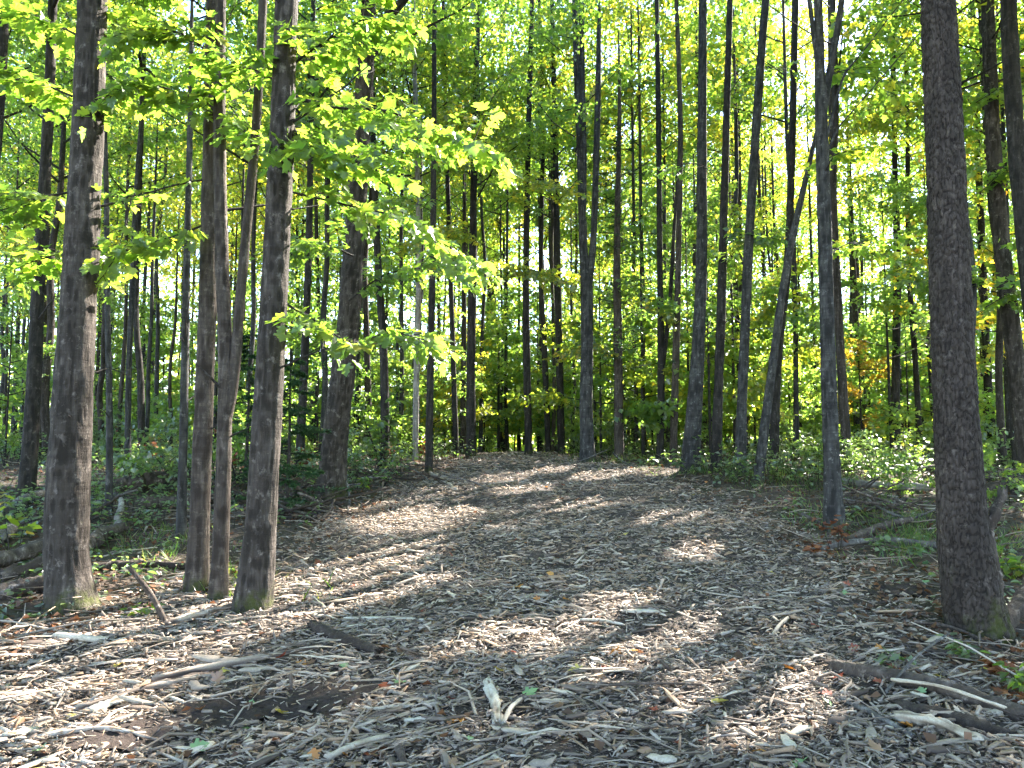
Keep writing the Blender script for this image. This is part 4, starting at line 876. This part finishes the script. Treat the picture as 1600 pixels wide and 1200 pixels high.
leafy(T['a'][0], T['a'][1], [
    ([(110, 300, 7.6), (60, 310, 7.6), (0, 330, 7.8)], .012, 16, .5),
    ([(112, 150, 7.6), (60, 130, 7.8), (0, 120, 8)], .014, 22, .6),
    ([(130, 60, 7.6), (70, 30, 7.8), (10, 10, 8)], .014, 22, .6),
    ([(120, 390, 7.6), (80, 400, 7.6), (20, 420, 7.8)], .010, 12, .4)], 220, 3)
leafy(T['e'][0], T['e'][1], [
    ([(545, 470, 13), (600, 430, 12.6), (660, 420, 12.3), (720, 430, 12)], .018, 26, .9), ([(552, 400, 13), (500, 380, 12.6), (450, 395, 12.3)], .018, 22, .9),
    ([(560, 260, 13), (620, 230, 12.6), (690, 215, 12.3)], .018, 26, .9), ([(560, 240, 13), (500, 200, 12.6), (440, 190, 12.3)], .018, 24, .9)], 40, 4, tpl=LEAF_MID)
for key, sp, sd in (('j', [([(1130, 420, 17), (1160, 380, 16.5), (1210, 370, 16)], .012, 22, .8), ([(1133, 300, 17), (1100, 260, 16.5), (1060, 255, 16)], .012, 22, .8), ([(1136, 150, 17), (1170, 110, 16.5), (1230, 105, 16)], .012, 22, .9)], 5),
                    ('m', [([(1290, 400, 10.6), (1330, 380, 11), (1380, 385, 11.4)], .010, 18, .6), ([(1286, 250, 10.6), (1330, 235, 11), (1390, 240, 11.4)], .010, 20, .6), ([(1285, 120, 10.6), (1340, 110, 11), (1400, 150, 11.4)], .010, 20, .6)], 6),
                    ('o', [([(1540, 460, 15), (1500, 430, 15), (1440, 430, 15)], .010, 20, .7), ([(1532, 300, 15), (1570, 270, 15), (1620, 280, 15)], .010, 24, .8), ([(1525, 160, 15), (1580, 130, 15), (1640, 130, 15)], .010, 24, .8), ([(1540, 480, 15), (1580, 460, 15), (1620, 470, 15)], .01, 18, .7)], 7),
                    ('f', [([(674, 330, 16.5), (630, 310, 16), (590, 320, 15.5)], .01, 20, .7), ([(676, 250, 16.5), (720, 230, 16), (760, 250, 15.5)], .01, 20, .7)], 8),
                    ('v', [([(966, 500, 21.5), (1010, 480, 21), (1060, 500, 20.5)], .01, 18, .9), ([(966, 560, 21.5), (930, 540, 21), (890, 550, 20.5)], .01, 18, .9)], 9),
                    ('g', [([(768, 450, 20.8), (810, 420, 20.5), (880, 440, 20)], .014, 30, 1.1), ([(770, 390, 20.8), (700, 360, 20.5), (640, 380, 20)], .014, 30, 1.1), ([(772, 330, 20.8), (830, 290, 20.5), (900, 300, 20)], .014, 30, 1.1), ([(776, 240, 20.8), (720, 190, 20.5), (660, 190, 20)], .014, 30, 1.2)], 10)):
    leafy(T[key][0], T[key][1], sp, 0, sd, tpl=LEAF_MID, mat=M_LEAFY if key in 'vg' else M_LEAF)

# bare twigs and dark needles of the conifer, and the little fir behind the sunlit-edged maple
def needles(bag, A, B, n, r, ln=.05, wid=.18):
    s = r.random(n); k = r.integers(0, len(A), n); P = A[k] + (B[k] - A[k]) * s[:, None]; t = norm((B - A)[k]); D = norm(t * .7 + r.normal(0, .75, (n, 3)) * np.array([1, 1, .5]))
    tp = (LEAF_LOW[0] * np.array([wid / .45, 1, .3]), LEAF_LOW[1])
    add_leaves(bag, tp, P, D, np.column_stack([r.normal(0, .5, n), r.normal(0, .5, n), np.ones(n)]), ln * r.uniform(.6, 1.3, n), r.random(n))
def conifer_parts(root, H, z0, z1, Rc, nb, nn, seed, droop=.15, ln=.05, dead=0, shape=1.0):
    r = np.random.default_rng(seed); lb = Bag(); A, B = [], []; db = Bag()
    for i in range(nb):
        z = z0 + (z1 - z0) * (i + r.random()) / nb; f = (z - z0) / (z1 - z0); az = r.uniform(0, 6.28); L = Rc * (1.05 - shape * .85 * f) * r.uniform(.6, 1.15)
        d = np.array([math.cos(az), math.sin(az), -droop + r.normal(.05, .12)]); p = np.array([0, 0, z]); E = p + d * L; m_ = (p + E) / 2 + np.array([0, 0, .05 * L])
        bag_tube(lb, np.array([p, m_, E]), [.010, .007, .003], 4); A += [p + (m_ - p) * .3, m_]; B += [m_, E]
        for k in range(7):
            u = r.uniform(.25, 1); q = p + (E - p) * u + np.array([0, 0, .03 * L]); s = 1 if k % 2 else -1
            dd = norm(np.cross(d, [0, 0, 1.0])) * s * .8 + d * .7; e = q + dd * L * .38 * (1.2 - u) + np.array([0, 0, -.02]); A.append(q); B.append(e); bag_tube(lb, np.array([q, (q + e) / 2, e]), [.004, .003, .0015], 3)
    link('limbs', lb.mesh('limbs', M_BARK['dark']), root)
    if nn:
        nb_ = Bag(); needles(nb_, np.array(A), np.array(B), nn, r, ln); tag(link('crown', nb_.mesh('crown', M_NEEDLE), root), kind='stuff')
p = at(450, 792); p = np.array([atd(450, 700, 12.3)[0], 12.3, 0]); p[2] = float(gh(p[0], p[1]))
o = tag(link('fir_sapling', None, None, tuple(p)), 'small dark fir sapling between the sunlit-edged maple and the leaning grey trunk', 'fir')
b = Bag(); bag_tube(b, np.array([(0, 0, -.1), (.02, 0, 1.2), (0, .02, 2.5)]), [.035, .022, .005], 8); link('trunk', b.mesh('trunk', M_BARK['dark'], True), o)
conifer_parts(o, 2.5, .15, 2.45, 1.05, 44, 15000, 5, ln=.06)
p = np.array([atd(385, 700, 14.5)[0], 14.5, 0]); p[2] = float(gh(p[0], p[1])); o = tag(link('fir_sapling', None, None, tuple(p)), 'taller dark fir sapling showing behind the twin-stemmed tree', 'fir')
b = Bag(); bag_tube(b, np.array([(0, 0, -.1), (.02, 0, 1.5), (0, .02, 3.0)]), [.04, .025, .005], 8); link('trunk', b.mesh('trunk', M_BARK['dark'], True), o)
conifer_parts(o, 3, .2, 2.95, 1.1, 44, 12000, 6, ln=.065)
conifer_parts(T['v'][0], 10, 2.4, 9.8, 1.7, 70, 6500, 7, droop=-.12, ln=.07, shape=.7)

# ------------------------------------------------------------------ undergrowth
STEM = (np.array([(-.010, 0, 0), (.010, 0, 0), (0, 1, 0), (0, 0, .012)]), np.array([(0, 1, 2), (1, 3, 2), (3, 0, 2)]))
def stem_plant(bag, sb, p, h, nl, r, tpl, ls):
    lean = r.normal(0, .25, 2); tip = np.array([lean[0] * h, lean[1] * h, h]); add_leaves(sb, STEM, np.array([p]), np.array([tip]), np.array([[r.normal(), r.normal(), .2]]), np.array([np.linalg.norm(tip)]), np.zeros(1))
    u = r.uniform(.35, 1.0, nl); az = np.arange(nl) * 2.4 + r.uniform(0, 6); D = np.column_stack([np.cos(az), np.sin(az), r.normal(-.15, .2, nl)])
    add_leaves(bag, tpl, p + tip * u[:, None] + D * .03, D, np.column_stack([r.normal(0, .25, nl), r.normal(-.1, .25, nl), np.ones(nl)]), ls * r.uniform(.6, 1.2, nl), r.random(nl))
r = np.random.default_rng(71); lo, st = Bag(), Bag(); n = 0
while n < 5200:
    y = 7.0 + 30 * r.random() ** 1.25; x = r.uniform(-1, 1) * (y * .72 + .5); pm = float(path_mask(x, y))
    if pm > (-.35 if y < 19 else .35): continue
    if -5.2 < x < -1.2 and 9.5 < y < 14.5 and r.random() < .82: continue
    dn = float(fbm(np.array(x * .45), np.array(y * .45), 91)); side = (.3 if y < 14 else 1.0) if x > 0 else (.5 if y < 11 else 1.0)
    if r.random() > np.clip((dn - .34) * 4.5, .05, 1) * side * np.clip(-pm, .1, 1): continue
    h = r.uniform(.08, .34) * (.45 if y < 10.5 else 1 if y < 14 else 1.8) * (1.5 if dn > .55 else 1)
    stem_plant(lo, st, np.array([x, y, float(gh(x, y))]), h, int(r.integers(4, 9)), r, LEAF_OVAL if y < 15 else LEAF_LOW, r.uniform(.055, .10) * (1 if y < 15 else 1.45)); n += 1
ug = tag(link('undergrowth', lo.mesh('undergrowth', M_LEAFB)), 'low green leafy plants covering the forest floor', 'undergrowth', None, 'stuff')
tag(link('stems', st.mesh('stems', M_BARK['dark']), ug), kind='stuff')
BS = []
r = np.random.default_rng(72)
while len(BS) < 70:
    y = 11 + 27 * r.random() ** 1.0; x = r.uniform(-1, 1) * (y * .70 + .5); pm = float(path_mask(x, y))
    if pm > -.9 or (-5.5 < x < 0 and y < 15.5): continue
    o = link('shrub', None, None, (x, y, float(gh(x, y)) - .02)); s = r.uniform(.5, 1.2) * (1.2 if y > 20 else .8)
    q = BUSH[r.integers(5)]; put_crown(o, q, (0, 0, 0), r.uniform(0, 6.28), s); tag(o, None, 'shrub', 'leafy shrubs under the trees'); BS.append(o)
name_between(BS, 'leafy shrub')
# single plants that stand out
r = np.random.default_rng(73)
def single(name, label, px, py, h, nst, nl, ls, mat, tpl=LEAF_OVAL, dep=None, cat='plant'):
    p = at(px, py) if dep is None else np.array([*atd(px, py, dep)[:2], 0]); p[2] = float(gh(p[0], p[1])); o = tag(link(name, None, None, tuple(p)), label, cat); l_, s_ = Bag(), Bag()
    for k in range(nst): stem_plant(l_, s_, np.array([r.normal(0, .06 * (nst > 1)), r.normal(0, .06 * (nst > 1)), 0.0]), h * r.uniform(.6, 1.1), nl, r, tpl, ls)
    link('stem', s_.mesh('stem', M_BARK['dark']), o); tag(link('foliage', l_.mesh('foliage', mat), o), kind='stuff')
single('seedling', 'pale green seedling beside the brush pile at the leaning grey trunk', 571, 768, .38, 2, 7, .12, M_LEAF)
single('sapling', 'sapling with large blue-green leaves in front of the pale birch', 640, 715, 2.3, 5, 16, .24, M_LEAFB, cat='sapling')
single('sapling', 'broad-leaved bluish sapling right of the leaning grey trunk', 595, 735, 2.0, 6, 16, .22, M_LEAFB, cat='sapling')
single('sapling', 'yellow-green sapling with large leaves at the far left edge', 30, 800, .75, 3, 8, .17, M_LEAFY, LEAF_MID, dep=9.5, cat='sapling')
single('low_plant', 'clump of light green leaves at the right edge behind the scaly tree', 1585, 905, .30, 9, 6, .11, M_LEAF)
single('low_plant', 'small bluish-green plant at the right foot of the scaly tree', 1578, 965, .22, 5, 5, .09, M_LEAFB)
single('low_plant', 'dark green maple seedling behind the two-toned log', 1400, 1045, .10, 3, 4, .085, M_LEAFB, LEAF_MID)
single('low_plant', 'small green sprig below the slim brown trunk', 348, 905, .18, 4, 5, .07, M_LEAF)
single('low_plant', 'leafy clump growing behind the upright stick', 230, 965, .16, 5, 5, .07, M_LEAF)
single('low_plant', 'green weeds at the lower right corner', 1585, 1085, .20, 8, 5, .08, M_LEAF)
single('low_plant', 'sprawling green weed between the scaly tree and the two-toned log', 1500, 1030, .16, 7, 5, .07, M_LEAFB)
for k, (px, py, h, ls, lab) in enumerate([(1312, 862, .38, .085, 'rust-red dead leaves on a sprig at the foot of the mulch-edge tree'), (1285, 868, .14, .08, 'small rust-red leaf sprig left of the mulch-edge tree'), (232, 735, 1.0, .13, 'dry orange-brown leaves on a thin stem behind the pale stem'),
        (190, 720, .9, .12, 'dry brown leaves right of the mossy-footed maple'), (375, 760, 1.4, .12, 'dry brown leaves beside the twin-stemmed tree'), (655, 720, .75, .14, 'rusty dead leaves hanging by the thin dark stem'), (480, 745, .8, .12, 'dark red-brown leaves hanging left of the leaning grey trunk'),
        (1560, 1055, .10, .07, 'brown-red dead leaves behind the two-toned log'), (1590, 1100, .09, .07, 'rust-coloured leaves at the lower right edge'), (610, 722, .5, .11, 'scattered dry leaves on stems behind the tangle')]):
    single('dead_sprig', lab, px, py, h, 5 if k != 1 else 3, 7, ls, M_RUST, LEAF_MID, cat='dead leaves')
# grass
b = Bag(); r = np.random.default_rng(74)
for px, py, sx, sy, n in ((1370, 812, 60, 20, 1100), (1430, 850, 30, 18, 700), (1230, 745, 70, 12, 1300), (1090, 735, 40, 8, 500), (220, 860, 60, 25, 500), (370, 900, 30, 20, 260), (1000, 718, 60, 6, 900), (950, 712, 30, 4, 400), (500, 935, 12, 5, 20), (1560, 860, 30, 20, 500), (690, 712, 40, 5, 250), (800, 702, 40, 4, 250)):
    xs = px + r.normal(0, sx, n); ys = py + r.normal(0, sy, n)
    for i in range(0, n, 12):
        p = at(xs[i], ys[i]); m_ = min(12, n - i); q = p + np.column_stack([r.normal(0, .10, m_), r.normal(0, .10, m_), np.zeros(m_)]); q[:, 2] = gh(q[:, 0], q[:, 1])
        L = r.uniform(.07, .24, m_); D = np.column_stack([r.normal(0, .8, m_), r.normal(0, .8, m_), np.ones(m_)])
        add_leaves(b, (LEAF_LOW[0] * np.array([.032, 1, .2]), LEAF_LOW[1]), q, D, r.normal(0, 1, (m_, 3)), L, r.random(m_))
tag(link('grass', b.mesh('grass', M_GRASS)), 'thin green grass growing beside the track', 'grass', None, 'stuff')

# ------------------------------------------------------------------ coloured leaves lying on the track
FM = {k: [mesh('fallen_leaf', LEAF_HI[0] * np.array([1, 1, z]) + np.random.default_rng(i).normal(0, .03, LEAF_HI[0].shape) * np.array([.4, .4, 1]), [LEAF_HI[1]], mt, {'v': np.full(len(LEAF_HI[0]), .2 + .3 * i)}) for i, z in enumerate((.6, 1.4, -1.2))] for k, mt in M_FALL.items()}
r = np.random.default_rng(75)
def fallen(x, y, c, s, lab, grp): 
    o = link('fallen_leaf', FM[c][r.integers(3)], None, (x, y, float(ph(x, y)) + .03)); o.scale = (s,) * 3; o.rotation_euler = (r.normal(0, .3), r.normal(0, .3), r.uniform(0, 6.28)); tag(o, lab, 'leaf', grp)
for px, py, c, lab in [(534, 1050, 'green', 'green star-shaped leaf on the bare earth by the dark broken log'), (300, 1183, 'green', 'pale green leaf at the bottom edge left of centre'), (392, 1148, 'green', 'light green leaf in the middle of the bare soil scrape'), (432, 1122, 'yellow', 'yellow-green leaf on the bare soil scrape'),
        (120, 1128, 'yellow', 'yellow leaf below the sunlit streak at left'), (470, 1048, 'orange', 'tan leaf left of the green star-shaped leaf'), (726, 1133, 'orange', 'orange leaf beside the thick pale wood slab'), (640, 995, 'orange', 'orange leaf right of the pale split slab'), (600, 1073, 'red', 'red-brown leaf right of the green star-shaped leaf'),
        (865, 905, 'orange', 'orange-tan leaf halfway along the track'), (888, 945, 'orange', 'small orange leaf near the middle of the track'), (955, 1030, 'orange', 'orange leaf in the sunlit spot of the track'), (910, 1060, 'yellow', 'small yellow leaf below the sunlit spot'), (938, 1055, 'red', 'dark red leaf below the sunlit spot'),
        (1115, 1110, 'yellow', 'bright yellow leaf at the lower right of the track'), (1185, 1020, 'orange', 'orange leaf at the right part of the track'), (1290, 900, 'orange', 'orange leaf in front of the mulch-edge tree'), (840, 738, 'orange', 'bright orange leaf far up the track'), (852, 765, 'orange', 'orange leaf just below the farthest one'),
        (1425, 1143, 'orange', 'orange leaf before the ragged pale chunk of wood'), (1240, 1055, 'orange', 'orange leaf left of the two-toned log'), (1445, 918, 'green', 'pale green leaf on bare earth before the scaly tree'), (1450, 885, 'green', 'green leaf beside the left foot of the scaly tree'), (1325, 938, 'green', 'green leaf lying left of the bare earth patch'),
        (485, 1190, 'orange', 'rusty leaf at the bottom edge left of the pale stake'), (575, 1195, 'red', 'red leaf at the very bottom edge'), (110, 1010, 'brown', 'brown leaf near the left edge of the track'), (780, 1060, 'yellow', 'yellow leaf above the thick pale wood slab'), (820, 1095, 'green', 'blue-green leaf right of the thick pale wood slab'),
        (1510, 985, 'brown', 'brown leaf by the dark thin branch'), (1300, 1095, 'red', 'rusty leaf left of the straight pale stick')]:
    p = at(px, py); fallen(p[0], p[1], c, r.uniform(.065, .10), lab, None)
n = 0
WH = {'yellow': 'yellow', 'orange': 'orange', 'red': 'dark red', 'green': 'green', 'brown': 'brown'}
while n < 175:
    y = 3.6 + 17 * r.random() ** 1.6; x = r.uniform(-.66, .6) * y
    if float(path_mask(x, y)) < -.4: continue
    c = ['brown', 'brown', 'brown', 'orange', 'red', 'red', 'green', 'yellow'][r.integers(8)]; fallen(x, y, c, r.uniform(.04, .085), f'small {WH[c]} leaf scattered among the wood chips', f'{WH[c]} leaves scattered on the track'); n += 1
print('TRIS', sum((len(m_.loops) - 2 * len(m_.polygons)) for m_ in bpy.data.meshes))
